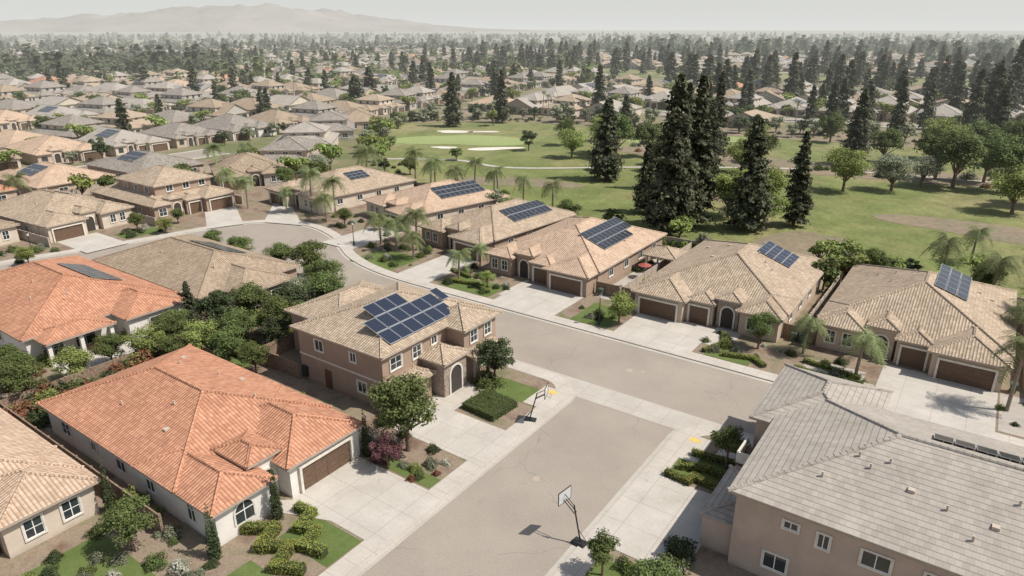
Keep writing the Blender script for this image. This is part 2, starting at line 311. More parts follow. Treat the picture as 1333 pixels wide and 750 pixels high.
def ranch(b,W,D,roof='tan',wall='s_tan',ze=3.1,p=.36,two=False,solar=None,full=True,seed=0,gab='',third=True,smat='solar'):
    r=random.Random(seed); b.fine=full
    b.box('walls',wall,0,W,3,D,-.1,ze); b.roof(roof,0,W,3,D,ze,p,gab=gab,wall=wall)
    gw=6.6 
    b.box('walls',wall,.15,gw,0,7,-.1,ze-.05); b.roof(roof,.15,gw,0,9,ze-.05,p,wall=wall)
    b.garage(('S',0),.9,gw-.75)
    x=gw
    if third:
        b.box('walls',wall,gw+.01,gw+3.5,1.3,6,-.1,ze-.1); b.roof(roof,gw+.2,gw+3.4,1.3,7.5,ze-.1,p,ov=.4,wall=wall); b.garage(('S',1.3),gw+.55,gw+2.95); x=gw+3.5
    b.box('walls',wall if r.random()<.5 else 'stone',x+.3,x+3.0,1.9,6,-.1,ze+.6); b.roof(roof,x+.3,x+3.0,1.9,7,ze+.6,p,ov=.35,wall=wall); b.arch(('S',1.9),x+1.65,0,1.5,2.7)
    b.box('walls',wall,x+3.4,W-.1,.9,7,-.1,ze); b.roof(roof,x+3.4,W-.1,.9,8,ze,p,wall=wall); mid=(x+3.4+W)/2
    if W-x>7: b.win(('S',.9),mid-.9,.9,1.0,1.5,full); b.win(('S',.9),mid+.9,.9,1.0,1.5,full)
    else: b.win(('S',.9),mid,.9,1.5,1.5,full)
    for y in (6,11,16,21):
        if y<D-2:
            b.win(('E',W),y,1.2,1.3,1.1,full); b.win(('W',0),y+1,1.2,1.3,1.1,full)
    for xx in (3,7,11,14.5):
        if xx<W-1.5: b.win(('N',D),xx,.7 if xx!=7 else .1,1.8,1.5 if xx!=7 else 2.1,full)
    if two:
        z2=ze+2.9; b.box('walls',wall,2,W-3,5,D-5,ze,z2); b.roof(roof,2,W-3,5,D-5,z2,p,wall=wall)
        for xx in (4,7.5,11):
            if xx<W-4: b.win(('S',5),xx,ze+1.4,1.3,1.2,full); b.win(('N',D-5),xx,ze+1.2,1.3,1.3,full)
        for yy in (8,12,16):
            if yy<D-6: b.win(('E',W-3),yy,ze+1.2,1.2,1.2,full); b.win(('W',2),yy,ze+1.2,1.2,1.2,full)
    elif full:
        for k in range(5):
            yy=r.uniform(9,D-6); xx=r.uniform(W/2+1,W-2); b.vent(xx,yy,ze+(W+.5-xx)*p)
            if k<3: xx=r.uniform(2,W/2-1); b.tvent(xx,yy,ze+(xx+.5)*p,.2)
    if solar:
        sd,x0,x1,y0,y1,nx,ny=solar[:7]
        zf=(lambda X,Y: ze+(W+.5-X)*p) if sd=='E' else (lambda X,Y: ze+(X+.5)*p)
        b.solar(zf,x0,x1,y0,y1,nx,ny,solar[7] if len(solar)>7 else (),mat=smat)
# ------------------------------------------------------------------ hero houses
b=B('white_stucco_house'); w='s_white'; b.fine=True
b.box('walls',w,-41.4,-20,20.1,34,-.1,3.2); b.roof('orange',-41.4,-20,20.1,34,3.2,.36,wall=w)
b.box('walls',w,-22,-15.6,26.7,33.9,-.1,3.15); b.roof('orange',-26,-15.6,26.7,33.9,3.15,.36,wall=w)
b.box('walls',w,-22,-15.4,20.15,24.7,-.1,3.15); b.roof('orange',-25,-15.4,20.15,24.7,3.15,.36,wall=w)
b.box('walls',w,-20,-17.2,24.71,26.69,-.1,3.9); b.roof('orange',-21,-17.2,24.3,26.9,3.9,.36,ov=.35,wall=w)
b.garage(('E',-15.6),27.7,32.8); b.arch(('E',-17.2),25.7,0,1.3,2.6); b.arch(('E',-15.4),22.4,.9,1.5,1.7,'glass',.15,.08,'arched_window')
b.win(('S',20.1),-24,1.1,1.2,1.1); b.win(('S',20.1),-28.5,1.1,1.5,1.1); b.win(('S',20.1),-33,1.3,.9,.9); b.win(('S',20.1),-38,1,1.6,1.3); b.arch(('S',20.15),-18.5,.9,.9,1.5,'glass',.12,.08,'arched_window')
b.win(('W',-41.4),24,.9,1.8,1.4); b.win(('N',34),-30,1,1.5,1.3)
for x,y in ((-35,29.6),(-31,31),(-28,25),(-24,30),(-33,23)): b.vent(x,y,3.2+min(34.5-y,y-19.6)*.36)
for x,y in ((-37,31),(-29,32),(-26,23)): b.tvent(x,y,3.2+min(34.5-y,y-19.6)*.36,.2)
b.done()
b=B('cream_stucco_house'); w='s_cream'; b.fine=True
b.box('walls',w,-47,-29,1,17,-.1,3); b.roof('peach',-47,-29,1,17,3,.36,wall=w)
b.box('walls',w,-31,-26.4,11,17.05,-.1,2.95); b.roof('peach',-33,-26.4,11,17.05,2.95,.36,wall=w)
b.win(('E',-26.4),12.8,.8,1.2,1.5); b.win(('E',-26.4),15.3,.8,1.2,1.5)
b.box('walls',w,-31,-27.4,8.3,10.7,-.1,3.6); b.roof('peach',-31,-27.4,8.3,10.7,3.6,.36,ov=.35,wall=w); b.arch(('E',-27.4),9.5,0,1.3,2.5)
b.box('walls',w,-31,-26,1.2,7.6,-.1,2.9); b.roof('peach',-33,-26,1.2,7.6,2.9,.36,wall=w); b.garage(('E',-26),2,7)
b.solar(lambda X,Y:3+(Y-.5)*.36,-43,-38,3.5,7,5,2)
b.win(('N',17),-40,1,1.4,1.2); b.vent(-36,14,3+3.5*.36); b.vent(-41,12,3+5.5*.36); b.done()
b=B('white_patio_house'); w='s_white'; b.fine=True
b.box('walls',w,-84,-58.5,25,42,-.1,3.1); b.roof('orange',-84,-58.5,25,42,3.1,.36,wall=w)
b.box('walls',w,-62,-55,34.5,41.5,-.1,3.1); b.roof('orange',-64,-55,34.5,41.5,3.1,.36,wall=w)
b.roof('orange',-60,-55.5,26,33,2.9,.30,ov=.3,wall=w)
for y in (26.2,29.5,32.8): b.box('patio_posts','s_white',-55.9,-55.5,y-.2,y+.2,-.1,2.72)
b.win(('E',-58.5),27.5,.1,2.2,2.1); b.win(('E',-58.5),31,.1,2.2,2.1); b.win(('E',-55),38,.9,2.0,1.3); b.win(('S',25),-66,1,1.6,1.2); b.win(('S',25),-74,1,1.6,1.2)
b.solar(lambda X,Y:3.1+(42.5-Y)*.36,-75,-64.5,35.8,39.2,8,2,mat='solar_dark')
for x,y in ((-70,31),(-66,29),(-78,30),(-62,31.5)): b.vent(x,y,3.1+(y-24.5)*.36)
b.done()
b=B('brown_tile_house'); w='s_brown'; b.fine=True
b.box('walls',w,-80,-54,43,58,-.1,3.2); b.roof('brown',-80,-54,43,58,3.2,.36,wall=w)
b.box('walls',w,-60,-50.6,46.5,54.5,-.1,3.15); b.roof('brown',-62,-50.6,46.5,54.5,3.15,.36,wall=w)
b.win(('E',-50.6),48.5,.9,1.4,1.4); b.win(('E',-50.6),52.2,.1,2.2,2.1); b.win(('S',43),-58,1,1.4,1.3); b.win(('S',43),-65,1,1.4,1.3); b.win(('E',-54),44.6,1,1.2,1.3)
b.solar(lambda X,Y:3.2+(58.5-Y)*.36,-70,-61,51.6,55.2,7,2,mat='solar_dark'); b.garage(('N',58),-78,-73)
for x,y in ((-70,47.5),(-64,46.5),(-58,48)): b.vent(x,y,3.2+(y-42.5)*.36)
b.done()
b=B('two_storey_stucco_house'); w='s_brown'; b.fine=True
b.box('walls',w,-31.2,-19,40.4,55.4,-.1,6); b.roof('tan',-31.2,-19,40.4,55.4,6,.36,wall=w)
b.box('walls',w,-37,-31.21,44,55,-.1,5.2); b.roof('tan',-37,-29,44,55,5.2,.36,wall=w)
b.box('walls',w,-18.99,-16.6,49.8,55.3,-.1,5.9); b.roof('tan',-22,-16.6,49.8,55.3,5.9,.36,wall=w)
b.box('walls',w,-18.99,-17.2,40.6,45.2,-.1,2.8); b.roof('tan',-19.5,-17.2,40.6,45.2,2.8,.36,ov=.45,wall=w)
b.box('walls','stone',-18.99,-15.9,45.7,49.2,-.1,3.9); b.roof('tan',-19.6,-15.9,45.7,49.2,3.9,.36,ov=.4,wall=w)
b.roof('tan',-17.2,-15.6,50.2,55,2.9,.4,ov=.3,wall=w)
for y in (50.3,52.6,54.9): b.box('porch_posts','stone',-15.75,-15.35,y-.2,y+.2,-.1,2.7)
b.arch(('E',-15.9),47.45,0,1.7,3.0); b.win(('E',-17.2),42.9,.8,2.0,1.4); b.win(('E',-16.6),52.6,.6,2.6,1.6)
b.win(('E',-19),42.2,3.9,1.5,1.3); b.win(('E',-19),45.2,3.9,1.2,1.3);b.win(('E',-19),47.8,4.4,.8,.9); b.win(('E',-16.6),51.4,3.9,1.1,1.4); b.win(('E',-16.6),53.8,3.9,1.1,1.4)
b.win(('S',40.4),-23,4.2,.8,1.0); b.win(('S',40.4),-28,4.0,1.2,1.2); b.wb('side_door','door',('S',40.4),-27.5,-26.5,0,2.1,0,.05); b.win(('S',40.4),-22,1.1,1.2,1.2); b.win(('S',44),-34,3.4,1.2,1.2)
b.win(('N',55.4),-25,3.9,1.4,1.3); b.box('roof_vents','iron',-30.9,-30.2,40.1,40.38,.4,1.6)
b.box('walls','trim',-31.24,-18.96,40.36,40.39,2.9,3.1)
zf=lambda X,Y:6+(-18.5-X)*.36
b.solar(zf,-24.9,-19.3,42.0,52.0,3,6,skip=((0,0),(0,5),(0,4)))
b.solar(lambda X,Y:6+(-18.5-X)*.36,-25.4,-21.4,52.2,53.4,2,1,skip=((0,0),))
b.vent(-29,46,6.9); b.vent(-27.5,50,7.2); b.vent(-28.6,44,6.9); b.done()
b=B('grey_tile_house'); w='s_pink'; b.fine=True
b.box('walls',w,15,40,39.6,56,-.1,6.2); b.roof('grey',15,40,39.6,56,6.2,.33,wall=w)
b.box('walls',w,13.2,21,50.2,60.2,-.1,5.9); b.roof('grey',13.2,21,50.2,60.2,5.9,.36,wall=w)
b.box('walls',w,12.8,14.99,40.2,49.6,-.1,2.8); b.roof('grey',12.9,17,40.4,46.4,2.8,.33,ov=.4,wall=w)
b.garage(('W',12.8),41,46); b.box('balcony','door',12.6,14.98,47.2,49.8,2.9,3.05); b.wb('balcony','trim',('W',12.8),47.2,49.8,3.05,4.0,-.1,.05); b.wb('balcony','trim',('S',47.2),12.8,14.98,3.05,4.0,-.1,.05)
b.win(('W',15),48.5,3.1,1.6,2.1); b.win(('W',15),43,3.8,1.6,1.3); b.win(('W',13.2),54,3.6,1.6,1.5); b.win(('W',13.2),57.8,3.6,1.2,1.5); b.arch(('W',13.2),52,0,1.5,2.6)
for x,wd,h in ((18.6,.9,.55),(20.6,.7,1.05),(23.6,1.6,1.1),(27,1.6,1.1),(32,1.6,1.1)): b.win(('S',39.6),x,5.15-h,wd,h)
for x in (18,23,28): b.win(('S',39.6),x,1.0,1.5,1.2)
b.solar(lambda X,Y:6.2+(56.5-Y)*.33,25,37.5,49.2,51,10,1,mat='solar_dark')
for x,y in ((22,44.3),(21.2,45),(23,45.2),(26.5,43),(30,45),(19.5,42.5),(28,41.5)): b.vent(x,y,6.2+(y-39.1)*.33)
b.tvent(24.5,43.6,6.2+4.5*.33,.2); b.tvent(29,42.9,6.2+3.8*.33,.2); b.done()
def row(name,x0,y0,W,D,ang=0,mirror=False,**k):
    b=B(name,(x0,y0),ang,W if mirror else None); ranch(b,W,D,**k); b.done()
row('tan_tile_house',11.8,79,18.3,25.5,mirror=True,roof='tan',wall='s_tan',solar=('W',4.6,8.2,12.2,21.8,3,5),smat='solar_dark',seed=1)
row('tan_tile_house',-10.2,77.2,18.2,26.5,roof='tan',wall='s_tan',solar=('E',10.6,15.2,16.2,21.8,4,4),seed=2)
row('tan_tile_house',-35.2,78,17.6,25.5,mirror=True,roof='peach',wall='s_brown',solar=('W',2.2,6.8,9.2,21.4,3,10,((0,9),(0,8))),smat='solar_dark',seed=3)
row('tan_tile_house',-54,83.5,15.2,25,ang=-6,mirror=True,roof='tan',wall='s_brown',solar=('W',2.0,5.8,10.5,21.0,2,9),smat='solar_dark',seed=4,third=False)
row('peach_tile_house',-76,91.5,16.4,24,ang=-13,mirror=True,roof='peach',wall='s_cream',solar=('W',2.6,6.6,9.5,20.5,3,9),smat='solar_dark',seed=5,third=False)
row('tan_tile_house',-101,88,17.2,26,ang=-6,roof='tan',wall='s_cream',solar=('E',10.5,13.5,12,17,3,4),smat='solar_dark',seed=6,third=False)
row('two_storey_tile_house',-104,65,17,24,ang=90,mirror=True,roof='tan',wall='s_brown',two=True,seed=7)
row('cream_tile_house',-106.5,47,15.8,24,ang=94,roof='tan',wall='s_cream',seed=8,third=False,solar=('E',10,12.5,13,17,2,4),smat='solar_dark')
row('cream_tile_house',-109.5,29,15.8,24,ang=96,roof='brown',wall='s_cream',seed=9,third=False)
row('cream_tile_house',-113,11,15.8,24,ang=98,roof='peach',wall='s_tan',seed=10,third=False)
row('peach_tile_house',-166,75,16,24,ang=-88,roof='peach',wall='s_tan',seed=11,third=False,solar=('E',9.5,13.5,9,16,2,6),smat='solar_dark')
row('tan_tile_house',-163,96,17,24,ang=-88,roof='darkgrey',wall='s_tan',seed=12,third=False,solar=('E',9.5,13.5,9,16,2,6),smat='solar_dark')
row('orange_tile_house',-168,55,16,24,ang=-86,roof='orange',wall='s_tan',seed=13,third=False)
row('tan_tile_house',-119,88,16,22,ang=62,roof='brown',wall='s_grey',seed=15,third=False)
row('two_storey_tile_house',-128,130,17,24,ang=215,roof='darkgrey',wall='s_tan',seed=16,two=True)
row('two_storey_tile_house',-151,152,17,22,ang=222,roof='grey',wall='s_cream',seed=17,two=True)
row('two_storey_tile_house',-169,175,17,22,ang=228,roof='darkgrey',wall='s_grey',seed=18,two=True)
row('tan_tile_house',-181,197,17,22,ang=236,roof='brown',wall='s_tan',seed=19,third=False)
row('tan_tile_house',34,79,17,25,roof='brown',wall='s_tan',seed=14)
# ------------------------------------------------------------------ terrain, roads
def poly(name,mat,pts,z):
    return mk(name,[(p[0],p[1],z) for p in pts],[list(range(len(pts)))],[mat])
def slab(name,mat,pts,z0,z1,smat=None):
    n=len(pts); v=[(p[0],p[1],z1) for p in pts]+[(p[0],p[1],z0) for p in pts]; f=[list(range(n))]+[[i,n+i,n+(i+1)%n,(i+1)%n] for i in range(n)]
    return mk(name,v,f,[mat,smat or mat],[0]+[1]*n)
def smooth(p,k=6):
    out=[]
    for i in range(len(p)-1):
        p0,p1,p2,p3=[Vector((*q,0)) for q in (p[max(i-1,0)],p[i],p[i+1],p[min(i+2,len(p)-1)])]
        for j in range(k):
            t=j/k; q=.5*((2*p1)+(p2-p0)*t+(2*p0-5*p1+4*p2-p3)*t*t+(3*p1-p0-3*p2+p3)*t**3); out.append((q.x,q.y))
    out.append(p[-1]); return out
def offs(pl,d):
    o=[]
    for i in range(len(pl)):
        a=Vector(pl[max(i-1,0)]);c=Vector(pl[min(i+1,len(pl)-1)]); t=(c-a).normalized(); o.append((pl[i][0]+t.y*d,pl[i][1]-t.x*d))
    return o
def strip(name,mat,pl,d0,d1,z1,z0=None):
    A,Bq=offs(pl,d0),offs(pl,d1); v=[];f=[]; n=len(pl)
    for a,c in zip(A,Bq): v+=[(a[0],a[1],z1),(c[0],c[1],z1)]
    f=[[2*i,2*i+1,2*i+3,2*i+2] for i in range(n-1)]
    if z0 is not None:
        k=len(v)
        for a in A: v.append((a[0],a[1],z0))
        f+=[[2*i,2*i+2,k+i+1,k+i] for i in range(n-1)]
    return mk(name,v,f,[mat])
arcA=[(-9.65+4*math.cos(t),52.5+4*math.sin(t)) for t in [k*math.pi/16 for k in range(9)]]
arcB=[(9.65-4*math.cos(t),52.5+4*math.sin(t)) for t in [k*math.pi/16 for k in range(9)]]
edgeA=[(-5.65,-30)]+arcA+smooth([(-12,56.5),(-40,56.6),(-60,56.9),(-72,57.4),(-80,55.5),(-85,51),(-88,43),(-91,33),(-94,15),(-96,-30)],4)
edgeB=[(5.65,-30)]+arcB+[(140,56.5)]
edgeC=[(140,68.3)]+smooth([(-30,68.3),(-44,68.4),(-52.6,69.6),(-59,71.8),(-64.8,75.1),(-70,78),(-77,80),(-83,79.8),(-88,77),(-91.5,72),(-93.2,66),(-95.3,56.5),(-98.2,46.5),(-100.8,37.4),(-104,15),(-106,-30)],5)
S=16000
mk('ground',[(-S,-3000,0),(S,-3000,0),(S,S,0),(-S,S,0)],[[0,1,2,3]],['ground'])
poly('road','asphalt',[(-110,-30),(140,-30),(140,85),(-110,85)],.012)
slab('yard_ground','yard',edgeA,.0,.13,'gutter'); slab('yard_ground','yard',edgeB+[(140,-30)],0,.13,'gutter')
slab('yard_ground','yard',edgeC+[(-176,-30),(-176,108),(-60,108),(140,108)],0,.13,'gutter')
for pl,s in ((edgeA,-1),(edgeB,1),(edgeC,1)):
    strip('sidewalk','walk',pl,-.004*s,s*1.75,.15,.02); strip('gutter','gutter',pl,0,-s*.5,.022)
poly('cross_gutter','gutter',[(-9.5,53.7),(9.5,53.7),(9.5,57.0),(-9.5,57.0)],.027)
for x in (-7.6,7.6): poly('tactile_paving','yellow',[(x-.5,52.5),(x+.5,52.5),(x+.5,53.2),(x-.5,53.2)],.168)
for x in (-7.4,7.4): poly('curb_ramp','walk',[(x-1.6,49.5),(x+1.6,49.5),(x+1.5,53.6),(x-1.5,53.6)],.16)
zz=.158
def drv(x0,x1,y0,y1,mat='drive',name='driveway',z=zz): return poly(name,mat,[(x0,y0),(x1,y0),(x1,y1),(x0,y1)],z)
drv(-15.6,-5.8,26.6,33.6); drv(-16.3,-5.8,38.6,44.3); drv(-17,-13.6,44.3,49.5,'walk','path'); drv(5.8,12.9,36.2,46.2); drv(-26,-5.8,1.5,7.5)
poly('path','walk',[(-17.3,24.9),(-15.2,24.9),(-11,26.6),(-15.4,26.6)],zz+.004)
drv(9.9,13.1,51.2,52.9,'walk','path'); drv(5.8,13,22,27)
drv(-27.8,-18.0,68.5,78.2); drv(-28.5,-27.8,72,79,'walk','path'); drv(-9.4,.6,68.5,78); drv(.6,3.8,73,78.5,'walk','path'); drv(19.3,29.8,68.5,79.5); drv(-46.2,-39.6,69.0,83); drv(-68.5,-61,74.5,91); poly('driveway','drive',[(-100,88.5),(-93.5,88),(-80,79.8),(-88,77)],zz)
poly('driveway','drive',[(-104.5,75),(-104.5,82),(-90,74),(-92.6,68)],zz); drv(-107,-95.4,48,55); drv(-110,-98,30,36.5); drv(34.5,44,68.5,79)
def lawn(pts,name='lawn',mat='lawn',z=.147): return poly(name,mat,pts,z)
def rl(x0,x1,y0,y1,**k): return lawn([(x0,y0),(x1,y0),(x1,y1),(x0,y1)],**k)
rl(-12.5,-7.5,16.8,20.6); rl(-12.8,-7.5,23.2,26.4); rl(-14,-7.5,33.8,35.2); rl(7.5,12.6,46.8,51); rl(-14,-7.5,49.4,52.6)
rl(-48,-38,38,43); rl(-15.8,-10.6,70.2,77); rl(2,7,70.2,73); rl(-38,-29,70.2,75); rl(-24,-14,10,16); rl(-57,-48,70.5,78,);rl(12,18,70.5,76,mat='rock'); rl(30,34,70.5,79,mat='rock')
rl(-20,-10,104.5,107.8);rl(9,11,82,100,mat='rock'); rl(-37,-35.6,80,100,mat='rock'); rl(-103,-98,56,63); rl(7.5,12,28,35)
rl(-52,-42,20,34,mat='rock'); rl(-17,-10.6,79,100,mat='rock')
for q in ((-8,-1,104,107.4),(-34,-26,103.8,107.2),(16,25,104.8,107.6),(-58.3,-52,26,36),(-50.3,-45,46,53),(-42,-38.8,46,51)): drv(*q,'drive','patio',.152)
golfP=[(140,108.4),(-20,108.6),(-60,113),(-95,121),(-118,137),(-140,155),(-158,174),(-174,205),(-174,224),(-165,240),(-140,252),(-76,258),(-35,268),(20,275),(140,290)]
poly('golf_course','golf',golfP,.05)
poly('dry_slope','slope',[(-174,205),(-174,224),(-165,240),(-140,252),(-76,258),(-35,268),(20,275),(140,290),(140,266),(20,252),(-35,244),(-76,238),(-130,231),(-152,218),(-164,204)],.09)
poly('dry_slope','slope',[(-70,190),(-20,185),(60,200),(140,210),(140,222),(60,214),(-20,205),(-70,205)],.09)
def blob(name,mat,cx,cy,rx,ry,z,a=0,n=28,w=.22):
    ph=random.random()*6; pts=[]
    for i in range(n):
        t=2*math.pi*i/n; r=1+w*math.sin(2*t+ph)+w*.5*math.sin(3*t+ph*2); x,y=rx*r*math.cos(t),ry*r*math.sin(t)
        pts.append((cx+x*math.cos(a)-y*math.sin(a),cy+x*math.sin(a)+y*math.cos(a)))
    return poly(name,mat,pts,z)
blob('putting_green','green',-122,180,20,13,.10,.6); blob('putting_green','green',-60,225,20,10,.10,.6)
for x,y,rx,ry in ((-137,194,7,3),(-103,172,8,3),(-117,165,4,2),(-128,200,5,2)): blob('sand_bunker','sand',x,y,rx,ry,.13,.7)
for x,y,rx,ry in ((-20,150,16,6),(25,150,14,7),(-60,200,12,6),(0,120,14,5),(-70,135,14,6)): blob('dry_bark_patch','slope',x,y,rx,ry,.08,random.random()*3)
pl=smooth([(-118,140),(-100,150),(-80,150),(-50,172),(-10,195),(50,205),(120,215)],8); strip('cart_path','gutter',pl,-.9,.9,.12)
golf2=[(-420,540),(-300,500),(-150,520),(0,545),(150,560),(150,640),(0,630),(-150,610),(-300,610),(-420,620)]
poly('golf_course','golf',golf2,.15)
# hills
az=[122,125,128,131,134,137,140,143,146,148,150,152,154,157,160,165,175]; hh=[5,25,60,105,175,250,325,375,320,265,300,285,215,170,140,95,50]
v=[];f=[];na,nr=420,26
for j in range(nr):
    for i in range(na):
        a=122+(175-122)*i/(na-1); t=j/(nr-1); h0=np.interp(a,az,hh); e=math.sin(math.pi*t)**.8 if 0<t<1 else 0
        r=9000+4500*t; x,y=r*math.cos(math.radians(a)),r*math.sin(math.radians(a))
        wob=.84+.36*mnoise.fractal(Vector((x/1300,y/1300,3)),1.0,2.1,6)+.16*(1-abs(mnoise.noise(Vector((x/420,y/420,8))))*2)
        v.append((x,y,max(0,h0*e*wob)-2))
for j in range(nr-1):
    for i in range(na-1): k=j*na+i; f.append([k,k+1,k+na+1,k+na])
o=mk('hills',v,f,['hill']); 
for p in o.data.polygons: p.use_smooth=True
# ------------------------------------------------------------------ vegetation templates
def unit(n):
    a=rng.normal(size=(n,3)); return a/np.linalg.norm(a,axis=1)[:,None]
def leafgeo(C,nrm,size,asp=.65):
    n=len(C); nrm=nrm/np.linalg.norm(nrm,axis=1)[:,None]; r=unit(n); u=np.cross(nrm,r); u/=np.linalg.norm(u,axis=1)[:,None]; w=np.cross(nrm,u)
    s=np.asarray(size).reshape(-1,1)/2; V=np.stack([C-u*s,C-w*s*asp+nrm*s*.15,C+u*s,C+w*s*asp+nrm*s*.15],1).reshape(-1,3)
    return V
def tube(p0,p1,r0,r1,n=6):
    p0=np.array(p0,float);p1=np.array(p1,float);d=p1-p0;d/=np.linalg.norm(d)+1e-9; a=np.cross(d,[.3,.9,.1]);a/=np.linalg.norm(a);c=np.cross(d,a)
    v=[];
    for k in range(n):
        t=2*math.pi*k/n; q=a*math.cos(t)+c*math.sin(t); v+=[tuple(p0+q*r0),tuple(p1+q*r1)]
    return v,[[2*k,(2*k+2)%(2*n),(2*k+3)%(2*n),2*k+1] for k in range(n)]
def plantmesh(name,V,shade,lm,tubes,bark='bark',extra=None):
    verts=[tuple(x) for x in V]; nq=len(V)//4; faces=[[4*i,4*i+1,4*i+2,4*i+3] for i in range(nq)]; mi=[0]*nq; sh=list(np.repeat(shade,4))
    for tv,tf in tubes:
        k=len(verts); verts+=tv; faces+=[[i+k for i in q] for q in tf]; mi+=[1]*len(tf); sh+=[.5]*len(tv)
    mats=[lm,bark]
    if extra:
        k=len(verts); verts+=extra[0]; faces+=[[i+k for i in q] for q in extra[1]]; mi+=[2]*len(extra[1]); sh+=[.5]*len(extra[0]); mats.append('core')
    o=mk(name,verts,faces,mats,mi,shade=sh); me=o.data; bpy.data.objects.remove(o); return me
def broadleaf(name,h,r,n,ls,lm,clumps=26,trunk=.35,seed=0):
    cz=h*(trunk+(1-trunk)*.5); rz=h*(1-trunk)/2
    C=[];Nn=[];sh=[];cc=[]
    for i in range(clumps):
        d=unit(1)[0]; q=rng.random()**.45*.78; c=np.array([d[0]*r*q,d[1]*r*q,cz+d[2]*rz*q]); cr=r*rng.uniform(.26,.46); cc.append((c,cr))
        m=max(4,int(n/clumps)); u=unit(m); u[:,2]=np.where(u[:,2]<-.3,-u[:,2],u[:,2]); rr=cr*(rng.random(m)**.35)*rng.uniform(.8,1.15,m)
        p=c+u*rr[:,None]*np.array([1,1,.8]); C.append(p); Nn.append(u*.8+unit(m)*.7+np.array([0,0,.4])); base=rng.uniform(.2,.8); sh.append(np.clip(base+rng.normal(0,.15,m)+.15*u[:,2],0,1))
    C=np.concatenate(C);Nn=np.concatenate(Nn);sh=np.concatenate(sh); V=leafgeo(C,Nn,ls*rng.uniform(.6,1.3,len(C)))
    tb=[tube((0,0,-.2),(0,0,h*trunk*1.1),r*.075,r*.05,8)]
    for c,cr in cc[:9]: tb.append(tube((0,0,h*trunk),c,r*.04,r*.012,5))
    return plantmesh(name,V,sh,lm,tb)
def conifer(name,h,r,nb,ppb,ls,lm='lfc',power=.75):
    C=[];Nn=[];sh=[]
    for i in range(nb):
        t=rng.random()**1.15; z=h*(.05+.95*t); L=r*((1-t)**power*.95+.05)*rng.uniform(.5,1.18); 
        if t<.12: L*=.75
        a=rng.random()*2*math.pi; m=ppb; s=rng.random(m)**.6; dr=rng.uniform(.05,.35)
        x=np.cos(a)*L*s; y=np.sin(a)*L*s; zz_=z-dr*L*s**1.5+.15*L
        p=np.stack([x,y,zz_],1)+rng.normal(0,.16+.05*L,(m,3))*np.array([1,1,.6]); C.append(p); Nn.append(np.stack([np.full(m,np.cos(a)*.6),np.full(m,np.sin(a)*.6),np.full(m,.7)],1)+unit(m)*.7)
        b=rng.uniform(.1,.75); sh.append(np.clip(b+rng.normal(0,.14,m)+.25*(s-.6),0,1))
    C=np.concatenate(C);Nn=np.concatenate(Nn);sh=np.concatenate(sh); return plantmesh(name,leafgeo(C,Nn,ls*rng.uniform(.6,1.3,len(C))),sh,lm,[tube((0,0,-.2),(0,0,h*.95),h*.016,.04,8)])
def palm(name,h,nf,L,lean=.3,fan=False):
    tb=[];pr=(0,0,-.2);K=5
    for k in range(K):
        t=(k+1)/K; q=(lean*t*t,lean*.4*t*t,h*t); tb.append(tube(pr,q,.19-.06*k/K,.19-.06*(k+1)/K,8)); pr=q
    top=np.array(pr); V=[];sh=[]
    for i in range(nf):
        a=i*2.399+rng.uniform(-.2,.2); el=rng.uniform(-.35,1.25) ; d=np.array([math.cos(a),math.sin(a),0]); Lf=L*rng.uniform(.8,1.1); sd=np.array([-d[1],d[0],0]); b=rng.uniform(.3,.8)
        pts=[];m=12
        for k in range(m+1):
            t=k/m; x=Lf*t*math.cos(el*(1-t*.6)); z=Lf*(math.sin(el)*t-.85*t*t*(.6+.4*math.cos(el))); pts.append(top+d*x*(1-.15*t)+np.array([0,0,z]))
        for k in range(m):
            p,q=pts[k],pts[k+1]; w=L*.26*math.sin(math.pi*(.12+.85*(k+.5)/m))**.7
            for sg in (-1,1):
                for e in (0,.5):
                    p1=p+(q-p)*e; tip=p1+sd*sg*w+d*w*.45+np.array([0,0,-w*rng.uniform(.3,.8)]); p2=p1+(q-p)*.28
                    V+=[p1,p2,tip+(q-p)*.08,tip]; sh.append(np.clip(b+rng.normal(0,.1),0,1))
            wv=sd*.03; V+=[p-wv,p+wv,q+wv,q-wv]; sh.append(.8)
    return plantmesh(name,np.array(V),np.array(sh),'lpalm',tb,'palmbark')
def shrub(name,r,h,n,ls,lm):
    u=unit(n); u[:,2]=np.abs(u[:,2]); k=1+.16*np.sin(u[:,0]*5+1)+.16*np.sin(u[:,1]*6+2); P=u*np.array([r,r,h])*(k*rng.uniform(.75,1.12,n))[:,None]
    cv=[];cf=[];m=10
    for j in range(5):
        for i in range(m): cv.append((.66*r*math.cos(6.283*i/m)*math.cos(j*.39),.66*r*math.sin(6.283*i/m)*math.cos(j*.39),.66*h*math.sin(j*.39)))
    for j in range(4):
        for i in range(m): cf.append([j*m+i,j*m+(i+1)%m,(j+1)*m+(i+1)%m,(j+1)*m+i])
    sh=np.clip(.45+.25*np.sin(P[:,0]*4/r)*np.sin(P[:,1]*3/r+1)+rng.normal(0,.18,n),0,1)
    return plantmesh(name,leafgeo(P,u+unit(n)*.7,ls*rng.uniform(.6,1.3,n)),sh,lm,[],extra=(cv,cf))
T={}
T['b1']=broadleaf('broadleaf_tree',7,3.3,7500,.28,'lf',36,.28); T['b2']=broadleaf('broadleaf_tree',10,5.2,7000,.46,'lf',38,.22); T['b3']=broadleaf('broadleaf_tree',11,5.5,7000,.46,'lfb',40,.2)
